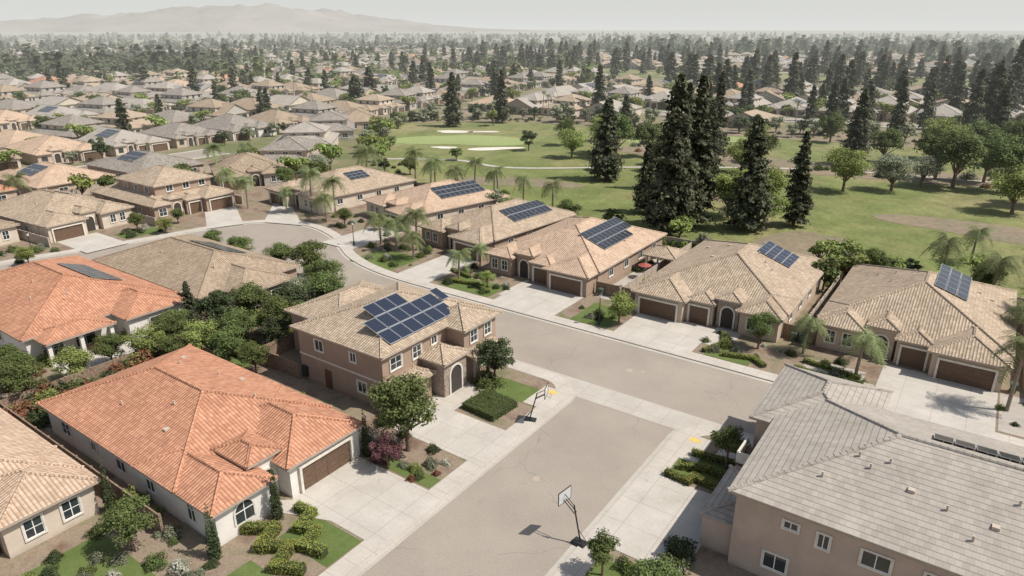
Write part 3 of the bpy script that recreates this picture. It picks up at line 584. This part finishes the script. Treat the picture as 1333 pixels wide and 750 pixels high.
T['bo']=broadleaf('olive_tree',8,5,6000,.36,'lfo',36,.2); T['bd']=broadleaf('broadleaf_tree',5,2.4,4500,.25,'lfd',26,.25); T['bp']=broadleaf('purple_leaf_tree',3.2,1.5,3500,.17,'lfp',18,.2); T['bs']=broadleaf('small_tree',3.6,1.5,3200,.18,'lf',16,.4); T['by']=broadleaf('broadleaf_tree',5.5,2.9,5500,.26,'lfb',30,.22)
T['c1']=conifer('redwood_tree',24,5.0,400,24,.78); T['c2']=conifer('redwood_tree',19,4.4,360,24,.75); T['c3']=conifer('redwood_tree',22,4.0,360,24,.73,power=.9)
T['c4']=conifer('redwood_tree',18,4.2,170,12,1.35); T['c5']=conifer('pine_tree',17,5,160,12,1.55,power=.5)
T['m1']=broadleaf('broadleaf_tree',7,3.6,800,.8,'lf',16,.22); T['m2']=broadleaf('broadleaf_tree',6,3.0,700,.75,'lfd',14,.2); T['m3']=broadleaf('broadleaf_tree',8,4,800,.85,'lfb',16,.22); T['m4']=broadleaf('olive_tree',6,3.2,700,.75,'lfo',14,.2)
T['p1']=palm('palm_tree',5.0,26,2.9); T['p2']=palm('palm_tree',6.8,28,3.1,-.4); T['p3']=palm('palm_tree',11,22,2.2,.6)
T['cy']=shrub('cypress_column',.42,3.4,1300,.16,'lfd')
for kk,nm,lm,n in (('s1','shrub','lf',1100),('s2','shrub','lfb',1100),('s3','shrub','lfd',1100),('s4','red_shrub','lfr',1100),('s5','shrub','lfo',1000),('sf','flowering_shrub','lfl',1000),('sp','purple_shrub','lfp',1100)): T[kk]=shrub(nm,1.0,.95,n,.17,lm)
def put(k,x,y,s=1.0,sz=None,z=.12,rot=None,name=None):
    me=T[k]; o=bpy.data.objects.new(name or me.name.split('.')[0],me); COL.objects.link(o); o.location=(x,y,z); o.scale=(s*random.uniform(.93,1.07),s,sz or s*random.uniform(.9,1.1)); o.rotation_euler=(0,0,random.uniform(0,6.28) if rot is None else rot); return o
def hedge(name,pts,w,h,lm,dens=110,ls=.12):
    C=[];Nn=[];cv=[];cf=[]
    for i in range(len(pts)-1):
        a=np.array(pts[i]);c=np.array(pts[i+1]); L=np.linalg.norm(c-a); d=(c-a)/L; s=np.array([-d[1],d[0]])
        n=int(dens*(L+w)*(w+2*h)); q=rng.random(n)*(w+2*h); t=rng.uniform(-w/2,L+w/2,n)
        off=np.where(q<h,-w/2,np.where(q<h+w,q-h-w/2,w/2)); zt=np.where(q<h,q,np.where(q<h+w,h,q-h-w))
        nn=np.where((q<h)[:,None],np.append(-s,0),np.where((q<h+w)[:,None],np.array([0,0,1.]),np.append(s,0)))
        P=np.stack([a[0]+d[0]*t+s[0]*off,a[1]+d[1]*t+s[1]*off,zt],1)+rng.normal(0,.035,(n,3)); C.append(P);Nn.append(nn+unit(n)*.6)
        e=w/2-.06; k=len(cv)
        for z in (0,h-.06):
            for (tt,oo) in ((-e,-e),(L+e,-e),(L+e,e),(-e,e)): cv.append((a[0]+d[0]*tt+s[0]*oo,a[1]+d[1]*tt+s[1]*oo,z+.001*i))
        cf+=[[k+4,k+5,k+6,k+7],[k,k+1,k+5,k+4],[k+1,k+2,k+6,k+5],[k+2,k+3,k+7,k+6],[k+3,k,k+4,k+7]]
    C=np.concatenate(C);Nn=np.concatenate(Nn); me=plantmesh(name,leafgeo(C,Nn,ls*rng.uniform(.6,1.3,len(C))),np.clip(rng.normal(.5,.18,len(C)),0,1),lm,[],extra=(cv,cf))
    o=bpy.data.objects.new(name,me); COL.objects.link(o); o.location=(0,0,.13); return o
# foreground planting
put('b1',-12.6,36.8,1.0); put('bp',-12.2,33.9,1.0); put('sp',-13.5,34.5,.9)
for x,y,s,k in ((-10.2,35,.6,'s2'),(-9.5,36.3,.7,'s5'),(-9.2,34.4,.5,'s1'),(-8.6,37.2,.45,'sf'),(-10.8,38,.6,'s3'),(-14.6,38.3,.6,'s1'),(-14,50.2,1.5,'s1'),(-17.5,38.8,.9,'s1'),(-15,56,.5,'s3'),(-9.5,33.8,.4,'s4'),(-11.4,34.9,.5,'s5'),(-8.3,35.6,.35,'s4')): put(k,x,y,s)
hedge('clipped_hedge',[(-12.6,45.7),(-9.8,45.5),(-9.6,47.9),(-12.4,48.2),(-12.5,46.2),(-11,46.6),(-11,47.6)],1.3,.65,'lf')
put('bd',-14,51.6,.95)
hedge('clipped_hedge',[(-15.2,22.2),(-13.4,23.4),(-12.7,21.6),(-10.9,22.8),(-10.2,21.0),(-8.6,21.8)],.75,.75,'lfh',150,.11)
hedge('clipped_hedge',[(-13.9,26.0),(-12.6,26.1),(-12.1,24.5),(-10.8,25.0),(-10.3,23.4),(-8.7,23.8)],.7,.7,'lfh',150,.11)
for q in ([(7.6,46.6),(9.4,46.4),(9.6,47.2),(11.8,47.0)],[(8.2,48.1),(10,48.9),(12.3,48.7)],[(8.4,50.6),(12,51)]): hedge('clipped_hedge',q,.6,.55,'lfh')
put('bs',11.3,50.2,1.15); put('s3',11.9,38.6,1.1); put('s1',12.2,36,1.3); put('s2',10.5,34.8,.9); put('b1',12.5,32,.6); put('s1',9.3,35,.7); put('bs',8.4,33.5,.9);put('s5',12.3,46.3,.6);put('s2',7.5,34.9,.7)
for x,y in ((-14.8,19.4),(-14.6,24.5),(-25.6,17.6),(-15.1,34.2)): put('cy',x,y,1,1)
put('b1',-20.2,16.4,.62); put('s2',-24.5,18.7,1.2,1.6); put('s2',-22.5,19,.8)
for i in range(30):
    x,y=random.uniform(-25,-13.5),random.uniform(9.5,19.0); put(random.choice(['s1','s2','s3','s1','s5','sf']),x,y,random.uniform(.35,.8))
for i in range(8): put(random.choice(['s3','s5','s1']),random.uniform(-15,-14),random.uniform(17,19),random.uniform(.25,.4))
# back yards between houses
for i in range(44):
    t=i/43; put(random.choice(['s4','s4','s2','s3','s1','s4']),-46.5+random.uniform(-2.5,3),16+22*t,random.uniform(1.0,2.0))
for x,y,k,s in ((-44,37,'by',.8),(-40,37.5,'b1',.7),(-36,38,'b1',.55),(-50.5,30,'b1',.6),(-49,36,'b1',.7),(-43,41,'b1',.75),(-40.5,45,'b1',.8),(-47,45.5,'b1',.85),(-44.5,49,'bd',1.1),(-47.5,41.6,'bd',1.2),(-53,41.0,'c2',.30),(-42,53,'b1',.9),(-46,57,'b1',.8),(-38.6,42.5,'bd',.8),(-50,58,'b1',.6),(-55,61,'b1',.9),(-61,60.5,'b1',.75),(-47,53,'bo',.5),(-52.5,22,'b1',.6),(-56,22,'b1',.6),(-33,36.2,'s2',1.1),(-38,36,'s4',1.2),(-28,36.5,'s2',1.0),(-23,35.8,'s3',.9),(-20,36.3,'s1',.8),(-48.5,33,'by',.8),(-50.5,38,'b1',.6),(-45,34,'b1',.55),(-41,49.5,'by',.7),(-50,26,'by',.75),(-49,21,'b1',.7),(-52,17,'by',.7),(-45.5,14,'b1',.6),(-70,60,'b1',.7),(-77,59.5,'b1',.6),(-43.5,45,'by',.7),(-48.8,49,'s3',1.3),(-34,58,'b1',.4)): put(k,x,y,s)
for i in range(40): put(random.choice(['s4','s1','s3','s2','s4']),random.uniform(-57.5,-43),random.uniform(14,43),random.uniform(.6,1.3))
for i in range(22): put(random.choice(['s1','s3','s2','s5']),random.uniform(-49,-38),random.uniform(44,56),random.uniform(.6,1.3))
hedge('clipped_hedge',[(-46,39),(-40,39.4)],.7,.8,'lfb')
for x,y,k,s in ((-9.9,72.4,'by',.75),(6.6,75.3,'b1',.62),(-51.6,80.6,'p2',1),(-54.2,78.4,'p1',1),(-36.8,73.6,'p1',.85),(-59,79.6,'p1',1),(-86.5,87.5,'p2',1.1),(-80,88,'p2',1),(-78,84,'p1',1),(-49,77,'p1',.9),(-90,84,'p1',.9),(17.2,74.3,'p1',1.05),(11.2,77,'p1',.9),(30.6,75.2,'p2',1.0),(31,92,'p1',1),(33,97,'p2',1),(-21.4,116,'p1',1.1),(-37,79,'p1',.7),(-62,118,'p2',1),(-56,119,'p1',1),(-70,120,'p2',1),(-76,121,'p1',1),(-48,118,'p1',1.1),(-80,118,'p2',1.1),(-88,120,'p2',1.1),(-94,110,'p2',1.2),(28,108,'p1',1.2),(33,112,'p2',1),(22,114,'p1',1.2),(25,126,'p1',1),(10,106,'m3',.7),(8.5,100,'m1',.7),(37,118,'p1',1),(43,113,'p2',1),(-66,122,'p1',1),(-73,117,'p2',.9),(-84,121,'p1',1),(-104,118,'p2',1),(-112,86,'p1',1.1),(-100,82,'p2',.9),(-57,84,'p1',.9),(-38.5,108,'b1',.8),(-102,60,'b1',.5),
  (-108,98,'b1',.8),(-112,104,'m3',.9),(-106,106,'m1',.9),(-116,118,'m3',1),(-124,124,'m1',1),(-112,112,'bo',.7),(-132,104,'m1',.9),(-136,112,'m3',.8),(-134,88,'m1',.8),(-136,66,'m3',.8),(-137,72,'m1',.7),(-134,54,'p2',1),(-136,46,'m1',.9),(-138,38,'m3',.8),(-134,30,'m1',.9),(-96,62,'by',.6),(-100.5,67,'b1',.45),(-97,40,'by',.55),(-102,26,'b1',.6),(-132,96,'p2',1.1),(-142,112,'p1',1.1),(-66,86,'by',.5),(-73,84,'b1',.5),(-31.5,73.5,'by',.45)): put(k,x,y,s)
for q in ([(11.5,72.5),(16,71.7),(18.2,72.5)],[(12,74.8),(17.5,73.8)],[(1.8,71),(3,74),(2.2,76.5)],[(-37.8,72),(-33,73),(-30,71.6)],[(-40,76),(-36,75)],[(4,71.2),(7,72),(8.4,71)]): hedge('clipped_hedge',q,.6,.5,'lfh')
hero_r=[(-16.5,-10.4,70.4,77.5),(.8,9.5,71,77.5),(9.5,19,71,78.5),(-38,-28.5,71,78),(-38.5,-35,78,100),(-60,-47,72,82),(30,34,70.5,79),(-17.3,-10.5,78,104),(8.3,11.6,80,104),(-62,-54,84,105),(-80,-72,82,90),(-104,-97,56,66),(-108,-99,38,47)]
for x0,x1,y0,y1 in hero_r:
    for i in range(int((x1-x0)*(y1-y0)/6)): put(random.choice(['s1','s2','s3','s5','sf','s3','s1']),random.uniform(x0,x1),random.uniform(y0,y1),random.uniform(.3,.85))
for i in range(120):
    x=-100+i*1.25+random.uniform(-.6,.6); yb=110+max(0,(-x-55))*.25; put(random.choice(['s1','s3','s5','s2','s3']),x,yb-random.uniform(0,3.5),random.uniform(.6,1.6))
for i in range(22): put(random.choice(['m1','m2','m3','m4','b1']),random.uniform(-98,40),random.uniform(107,112),random.uniform(.45,.8))
# golf course trees
for x,y,k,s in ((-21.2,114.5,'c1',1.10),(-19.5,121,'c3',1.18),(-52.6,150,'c2',1.10),(-146.3,204.7,'c2',1.05),(-137.8,224.5,'c3',.95),(-31,126,'c2',.70),(-10.3,125,'c2',1.0),(-3.7,133,'c3',.80),(-33,150,'c3',1.0),(-33.7,168,'c2',1.0),(-6.4,207,'c1',.9),(-40,192,'c3',1.0),(-118,268,'c2',1),(26,372,'c1',1.2),(21,300,'c1',1.1),(-2,250,'c3',.9),(-80,216,'c2',.8),(-60,240,'c3',.85),(24,262,'c2',1.0),(-24,262,'c2',.9),
  (-12,140,'b3',.9),(-16,132,'b3',.85),(-8,128.5,'b3',.7),(-24,128,'m3',1.1),(-64,178,'b2',1.15),(-58,186,'b2',1.0),(-70,183,'b3',1.0),(-75,172,'b3',.8),(-38,160,'b3',.9),(-46,200,'b2',.9),(18.3,189,'b2',1.35),(24,200,'b2',1.1),(-2,170,'b3',.95),(7,177,'bo',1.1),(12,186,'bo',.9),(-92,175,'bd',1.2),(-60,160,'m4',.8),(-128,152,'m1',.7),(-135,215,'m3',.8),(-100,150,'m1',.6),(30,230,'b2',1.2),(20,240,'b2',1.1),(-20,245,'b2',.9),(-82,205,'b3',.8),(-35,215,'b3',.8),(-44,168,'b2',.9),(-28,178,'b3',.8),(-50,176,'bd',1.3),(14,197,'b2',1.1),(28,190,'b2',1.2),(0,215,'b2',1.0),(12,230,'b3',1.1),(34,178,'b2',1.2),(30,168,'b3',1.0),(-88,190,'b2',.8),(-28,195,'b2',.9),(-14,182,'m4',1.0)): put(k,x,y,s,z=.04)
for i in range(60): 
    x=random.uniform(-70,120); put(random.choice(['s3','s5','s1','s4']),x,random.uniform(190,216)+max(0,x)*.08,random.uniform(.8,1.8),z=.05)
for i in range(200):
    t=random.random(); P=[(-172,208),(-158,226),(-130,240),(-76,248),(-35,256),(20,263),(120,276)]; k=min(5,int(t*6)); q=t*6-k; x=P[k][0]+(P[k+1][0]-P[k][0])*q; y=P[k][1]+(P[k+1][1]-P[k][1])*q
    put(random.choice(['s3','s5','s1','s2','m2','m4']),x+random.uniform(-5,5),y+random.uniform(-7,7),random.uniform(.5,.8) if random.random()<.3 else random.uniform(.6,1.2),z=.05)
for i in range(46):
    P=[(-97,124),(-118,139),(-139,157),(-157,176),(-173,206)]; k=random.randrange(4); q=random.random(); x=P[k][0]+(P[k+1][0]-P[k][0])*q; y=P[k][1]+(P[k+1][1]-P[k][1])*q
    put(random.choice(['m1','m3','m2','s3','s1','m4','p1']),x+random.uniform(-3,3),y+random.uniform(-3,3),random.uniform(.5,.9),z=.05)
def fence(name,pts,h,mat,th=.12,z=.12):
    b=B(name,z=z)
    for i in range(len(pts)-1):
        a=Vector(pts[i]);c=Vector(pts[i+1]);d=(c-a);L=d.length;d/=L;s=Vector((-d.y,d.x))*th/2
        b.hexa('fence_panel',mat,[(a.x+s.x,a.y+s.y,-.1),(c.x+s.x,c.y+s.y,-.1),(c.x-s.x,c.y-s.y,-.1),(a.x-s.x,a.y-s.y,-.1),(a.x+s.x,a.y+s.y,h),(c.x+s.x,c.y+s.y,h),(c.x-s.x,c.y-s.y,h),(a.x-s.x,a.y-s.y,h)])
        n=max(1,int(L/2.4))
        for k in range(n+1):
            p=a+d*L*k/n; b.box('fence_posts',mat,p.x-.1,p.x+.1,p.y-.1,p.y+.1,-.1,h+.08)
    return b.done(True)
fence('wooden_fence',[(-47.8,18.5),(-20,18.5)],1.8,'wood'); fence('wooden_fence',[(-41,35.4),(-18.5,35.4)],1.8,'wood'); fence('wooden_fence',[(-48.2,10),(-48.2,36.5),(-41,36.6)],1.8,'wood'); fence('wooden_fence',[(-48.2,36.6),(-48.4,56)],1.8,'wood'); fence('wooden_fence',[(-31.2,39.9),(-38,39.9),(-38,56)],1.8,'wood'); fence('wooden_fence',[(-82,42.3),(-58,42.5)],1.7,'block')
for x,y0,y1 in ((9.9,80.5,106),(-13.6,80,106),(-36.4,82,106),(32,81,106)): fence('block_wall',[(x,y0),(x,y1)],1.7,'block')
fence('wooden_fence',[(8.1,80.4),(11.6,80.4)],1.8,'wood'); fence('wooden_fence',[(-17.4,80.4),(-10.4,80.4)],1.8,'wood')
for q in ((-104,46.0,-128,44.5),(-102,63.5,-128,62.5),(-104,83.5,-128,84),(-141,55,-141,100)): fence('block_wall',[q[:2],q[2:]],1.7,'block')
fence('garden_fence',[(-100,119),(-60,112),(-20,108.2),(60,108.0)],1.4,'block')
b=B('garden_pergola',(-16,93)); b.roof('tan',0,5,0,5,2.7,.35,ov=.3)
for x in (.1,4.6):
    for y in (.1,4.6): b.box('posts','trim',x,x+.3,y,y+.3,-.1,2.5)
b.done()
def cone(b,part,mat,c,r0,r1,z0,z1,n=12):
    A=[(c[0]+r0*math.cos(6.2832*i/n),c[1]+r0*math.sin(6.2832*i/n),z0) for i in range(n)]; C=[(c[0]+r1*math.cos(6.2832*i/n),c[1]+r1*math.sin(6.2832*i/n),z1) for i in range(n)]
    for i in range(n): b.face(part,mat,[A[i],A[(i+1)%n],C[(i+1)%n],C[i]])
    b.face(part,mat,C); b.face(part,mat,A)
b=B('patio_umbrella',(-14.6,90)); cone(b,'canopy','umb',(0,0),1.0,.05,2.0,2.4); cone(b,'pole','iron',(0,0),.04,.04,0,2.2); b.done()
def hoop(x,y,ang):
    b=B('basketball_hoop',(x,y),ang,z=.02)
    b.hexa('base','iron',[(-.9,-.4,0),(.35,-.4,0),(.35,.4,0),(-.9,.4,0),(-.75,-.3,.28),(.25,-.3,.22),(.25,.3,.22),(-.75,.3,.28)])
    def bar(part,mat,p,q,r):
        v,f=tube(p,q,r,r,8)
        for k in f: b.face(part,mat,[tuple(v[i]) for i in k])
    bar('pole','iron',(-.35,0,.2),(.35,0,3.1),.06); bar('arm','iron',(.2,.12,2.5),(1.2,.12,3.15),.035); bar('arm','iron',(.2,-.12,2.5),(1.2,-.12,3.15),.035); bar('arm','iron',(.33,0,3.05),(1.2,0,3.6),.03); bar('brace','iron',(-.8,.25,.2),(-.1,.03,1.2),.025); bar('brace','iron',(-.8,-.25,.2),(-.1,-.03,1.2),.025)
    b.box('backboard','glassb',1.2,1.23,-.68,.68,2.95,3.95)
    for q in ((-.7,.7,3.95,4.0),(-.7,.7,2.9,2.95),(-.72,-.68,2.95,3.95),(.68,.72,2.95,3.95)): b.box('backboard_frame','iron',1.19,1.25,*q)
    for q in ((-.3,.3,3.55,3.6),(-.3,-.25,3.1,3.55),(.25,.3,3.1,3.55)): b.box('backboard_target','white',1.235,1.245,*q)
    for k in range(16):
        a,c=k*math.pi/8,(k+1)*math.pi/8; bar('rim','orangep',(1.52+.23*math.cos(a),.23*math.sin(a),3.07),(1.52+.23*math.cos(c),.23*math.sin(c),3.07),.014)
        if k%2==0: bar('net','white',(1.52+.23*math.cos(a),.23*math.sin(a),3.06),(1.52+.12*math.cos(c+.2),.12*math.sin(c+.2),2.65),.008); bar('net','white',(1.52+.23*math.cos(a),.23*math.sin(a),3.06),(1.52+.12*math.cos(a-.4),.12*math.sin(a-.4),2.65),.008)
    b.done()
hoop(5.3,35.4,172); hoop(-6.3,47.3,20)
def lamp(x,y):
    b=B('street_lamp',(x,y)); cone(b,'base','iron',(0,0),.2,.1,0,.7); cone(b,'pole','iron',(0,0),.07,.05,.7,3.6); cone(b,'lantern','white',(0,0),.13,.22,3.62,4.05,8); cone(b,'cap','iron',(0,0),.27,.04,4.06,4.3,8); b.done()
lamp(-11.9,70.9); lamp(-62.5,76.6); lamp(-100.5,42)
def bin_(x,y,ang):
    b=B('wheeled_bin',(x,y),ang); b.hexa('body','bin',[(-.25,-.3,.05),(.25,-.3,.05),(.25,.3,.05),(-.25,.3,.05),(-.31,-.38,1.0),(.31,-.38,1.0),(.31,.38,1.0),(-.31,.38,1.0)]); b.hexa('lid','bin',[(-.33,-.42,1.0),(.33,-.42,1.0),(.33,.42,1.0),(-.33,.42,1.0),(-.3,-.36,1.07),(.3,-.36,1.07),(.3,.4,1.12),(-.3,.4,1.12)])
    for s_ in (-.3,.26): b.box('wheels','iron',s_,s_+.05,.25,.45,0,.2)
    b.done()
bin_(9.4,80.0,0); bin_(10.3,80.0,5); bin_(-15.6,35.0,90); bin_(-16.4,79.9,0); bin_(31,79.9,0)
def disc(name,mat,x,y,r,z):
    poly(name,mat,[(x+r*math.cos(k*.4488),y+r*math.sin(k*.4488)) for k in range(14)],z)
disc('manhole_cover','fascia',-3.4,62,.42,.02); disc('manhole_cover','fascia',-2,62.6,.2,.02); disc('manhole_cover','fascia',-1.2,40,.35,.02)
b=B('utility_box',(18.4,70.9)); b.box('cabinet','trim',0,.9,0,.6,0,.9); b.box('lid','fascia',-.04,.94,-.04,.64,.9,.96); b.done()
# ------------------------------------------------------------------ wider neighbourhood
def inpoly(x,y,P):
    c=False;j=len(P)-1
    for i in range(len(P)):
        if (P[i][1]>y)!=(P[j][1]>y) and x<(P[j][0]-P[i][0])*(y-P[i][1])/(P[j][1]-P[i][1])+P[i][0]: c=not c
        j=i
    return c
tmpl=[]
specs=[('grey','s_cream',0),('darkgrey','s_grey',1),('darkgrey','s_tan',0),('grey','s_tan',1),('brown','s_cream',0),('darkgrey','s_white',0),('tan','s_tan',0),('orange','s_cream',0),('peach','s_tan',0),('brown','s_grey',1),('tan','s_cream',1),('brown','s_tan',0)]
for i,(rf,wl,tw) in enumerate(specs):
    b=B('suburban_house',(-8.5,-12),z=0); ranch(b,17,24,roof=rf,wall=wl,two=bool(tw),full=False,seed=i+20,third=i%2==0,gab='N' if i%3==0 else '',p=.42 if i%2 else .36,solar=('E',9.5,14,11,19,3,6) if i in (0,4) and not tw else None,smat='solar_dark')
    o=b.done(True); tmpl.append(o.data); bpy.data.objects.remove(o)
def wedge(x,y):
    a=math.degrees(math.atan2(y,x-24)); return 78<a<168
def house(x,y,ang):
    near=math.hypot(x-24,y)<340 and x<-120
    wts=[2,2,2,2,3,1,3,7,4,2,2,3] if near and y<170 else [5,5,5,5,3,3,2,1.8,1.6,3,2,3]
    me=random.choices(tmpl,wts)[0]; o=bpy.data.objects.new('suburban_house',me); COL.objects.link(o); o.location=(x+random.uniform(-1,1),y+random.uniform(-1,1),.05); o.rotation_euler=(0,0,math.radians(ang+random.uniform(-6,6))); s=random.uniform(.9,1.04); o.scale=(random.choice([-s,s]),s,s*random.uniform(.95,1.1))
KW=[5,3.5,3,2.5,1.3,.6,.8]; KN=['m1','m2','m3','m4','p1','p3','c4']
def yardtrees(x,y,n=2.2,ax=1):
    for _ in range(int(n+random.random())):
        k=random.choices(KN,KW)[0]; a=random.uniform(-10,10); c=random.choice([-1,1])*random.uniform(11.5,18)
        put(k,x+(a if ax else c),y+(c if ax else a),random.uniform(.5,1.1),z=0)
for k in range(13):
    xs=-187-k*82
    fx=lambda y,k=k: 18*math.sin(y/80+k*.9)
    pl=[(xs+fx(y),y) for y in range(-20,900,14)]; pl=[p for p in pl if wedge(*p) and not inpoly(p[0],p[1],golfP) and (p[1]<125 or k>0)]
    if len(pl)>3: strip('road','asphalt',pl,-5.5,5.5,.03+.002*k); strip('sidewalk','walk',pl,5.5,7.2,.08); strip('sidewalk','walk',pl,-7.2,-5.5,.08)
    y=-10
    while y<880:
        y+=19.3
        if random.random()<.03: continue
        for sx,ang in ((26,-90),(-26,90)):
            x=xs+fx(y)+sx
            if not wedge(x,y): continue
            if sx==26 and k==0 and 36<y<210: continue
            if k==0 and y>210 and x>-205: continue
            if any(inpoly(x+a,y+c,golfP) or inpoly(x+a,y+c,golf2) for a in(-11,11) for c in(-9,9)): continue
            if y>245 and x>-195: continue
            if x>-430 and y>455: continue
            slope=math.degrees(math.atan(18/80*math.cos(y/80+k*.9))); house(x,y,ang-slope); yardtrees(x,y,3.0 if x>-450 else 1.8,0)
            if x>-420 and not (k==0 and y>125): poly('driveway','drive',[(x-(13 if sx==26 else 0),y-6),(x+(0 if sx==26 else 13),y-6),(x+(0 if sx==26 else 13),y-1),(x-(13 if sx==26 else 0),y-1)],.09)
for k in range(10):
    ys=306+k*82
    if 460<ys<610: continue
    fy=lambda x,k=k:12*math.sin(x/110+k)+ .03*x
    x0=-188 if ys<460 else -420
    pl=[(x,ys+fy(x)) for x in range(x0,170,14)]; pl=[p for p in pl if wedge(*p)]
    if len(pl)>3: strip('road','asphalt',pl,-5.5,5.5,.04+.002*k); strip('sidewalk','walk',pl,5.5,7.2,.08); strip('sidewalk','walk',pl,-7.2,-5.5,.08)
    x=x0
    while x<170:
        x+=19.3
        if random.random()<.04: continue
        for sy,ang in ((25,0),(-25,180)):
            y=ys+fy(x)+sy
            if not wedge(x,y) or inpoly(x,y,golf2) or inpoly(x,y-10,golfP): continue
            house(x,y,ang); yardtrees(x,y,2.6 if y<600 else 1.5)
b=B('community_building',(-440,690),20,z=0); b.box('walls','s_white',0,60,0,22,0,8); b.roof('darkgrey',0,60,0,22,8,.4,ov=1); b.box('walls','s_white',22,38,-6,0,0,8); b.roof('darkgrey',22,38,-6,8,8,.45,ov=1)
for x in range(4,58,5):
    if not 21<x<39: b.win(('S',0),x,5,2,1.6,False); b.win(('S',0),x,1.2,2,1.6,False)
b.done()
def scatter(n,x0,x1,y0,y1,ks,s0,s1):
    for i in range(n):
        x=random.uniform(x0,x1); y=random.uniform(y0,y1)
        if wedge(x,y) and not inpoly(x,y,golfP): put(random.choice(ks),x,y,random.uniform(s0,s1),z=0)
scatter(150,-420,150,455,700,['c4','c4','c5','m1'],.8,1.4)
scatter(90,-150,150,330,460,['c4','c4','c5','c4','m3'],.7,1.25)
scatter(50,-260,-200,225,470,['c4','m1','m3','m2','c5'],.6,1.0)
scatter(34,0,140,285,470,['c4','c5'],.9,1.35); scatter(70,-150,120,275,330,['c4','m1','m3','m2','p3'],.6,1.0)
scatter(60,-600,-250,200,520,['c4','c5','m1','p3'],.6,1.0)
def mass(name,n,d0,d1,a0,a1,lm,hmin,hmax,ls,tallp=.3):
    C=[];sh=[];Nn=[];S_=[]
    for i in range(n):
        a=math.radians(random.uniform(a0,a1)); d=d0+(d1-d0)*random.random()**.8; x,y=24+d*math.cos(a),d*math.sin(a)
        h=random.uniform(hmin,hmax); tall=random.random()<tallp; r=h*(.2 if tall else .45); h*=1.25 if tall else .8; m=18; u=unit(m); zc=h*.55
        zs=u[:,2]*h*.45; k=(1-(zs+h*.45)/(h*.9)*.8) if tall else np.ones(m)
        C.append(np.stack([x+u[:,0]*r*k,y+u[:,1]*r*k,zc+zs],1)); Nn.append(u+np.array([0,0,.4])); sh.append(np.clip(rng.normal(random.uniform(.3,.7),.12,m),0,1)); S_.append(np.full(m,ls*h/11)*rng.uniform(.6,1.2,m))
    C=np.concatenate(C); me=plantmesh(name,leafgeo(C,np.concatenate(Nn),np.concatenate(S_),.9),np.concatenate(sh),lm,[]); o=bpy.data.objects.new(name,me); COL.objects.link(o)
mass('distant_trees',1300,900,1600,118,166,'lfd',7,15,5.0,.15); mass('distant_trees',900,820,1500,82,118,'lfd',8,20,5.0); mass('distant_trees',1500,1500,4200,84,166,'lf',8,18,6.5,.2)
mass('distant_trees',800,560,850,146,166,'lfd',8,18,4.0,.15); mass('distant_trees',500,450,900,118,150,'lf',6,13,4.0,.25)
# ------------------------------------------------------------------ light, sky, camera
d=Vector((math.cos(math.radians(54))*.915,math.cos(math.radians(54))*.402,math.sin(math.radians(54))))
L=bpy.data.lights.new('sun','SUN'); L.energy=4.9; L.angle=math.radians(.5); L.color=(1,.935,.85); lo=bpy.data.objects.new('sun',L); COL.objects.link(lo); lo.rotation_euler=d.to_track_quat('Z','Y').to_euler()
w=bpy.data.worlds.new('World'); scene.world=w; w.use_nodes=True; nt=w.node_tree
sk=nt.nodes.new('ShaderNodeTexSky'); sk.sky_type='NISHITA'; sk.sun_disc=False; sk.sun_elevation=math.radians(54); sk.sun_rotation=math.radians(66.3); sk.dust_density=1.5; sk.air_density=1.0; sk.ozone_density=1
tc=nt.nodes.new('ShaderNodeTexCoord'); sx=nt.nodes.new('ShaderNodeSeparateXYZ'); nt.links.new(tc.outputs['Generated'],sx.inputs[0])
hz=mth(nt,'EXPONENT',mth(nt,'MULTIPLY',mth(nt,'MAXIMUM',sx.outputs[2],0.0),-6.0)); hz=mth(nt,'MULTIPLY',hz,.95)
hs=nd(nt,'ShaderNodeHueSaturation',ins={'Saturation':.7,'Value':1.0,'Color':sk.outputs[0]})
cl=mixc(nt,hz,hs.outputs[0],(6.6,6.7,6.5))
bg=nt.nodes['Background']; nt.links.new(cl,bg.inputs[0]); bg.inputs[1].default_value=.115
c=bpy.data.cameras.new('camera'); co=bpy.data.objects.new('camera',c); COL.objects.link(co)
co.location=(24.35,0,35); co.rotation_euler=(math.radians(69.2),0,math.radians(35)); c.lens=24.0; c.sensor_width=36; c.clip_end=30000; c.clip_start=.5
scene.camera=co
scene.view_settings.view_transform='Standard'; scene.view_settings.look='None'; scene.view_settings.exposure=0
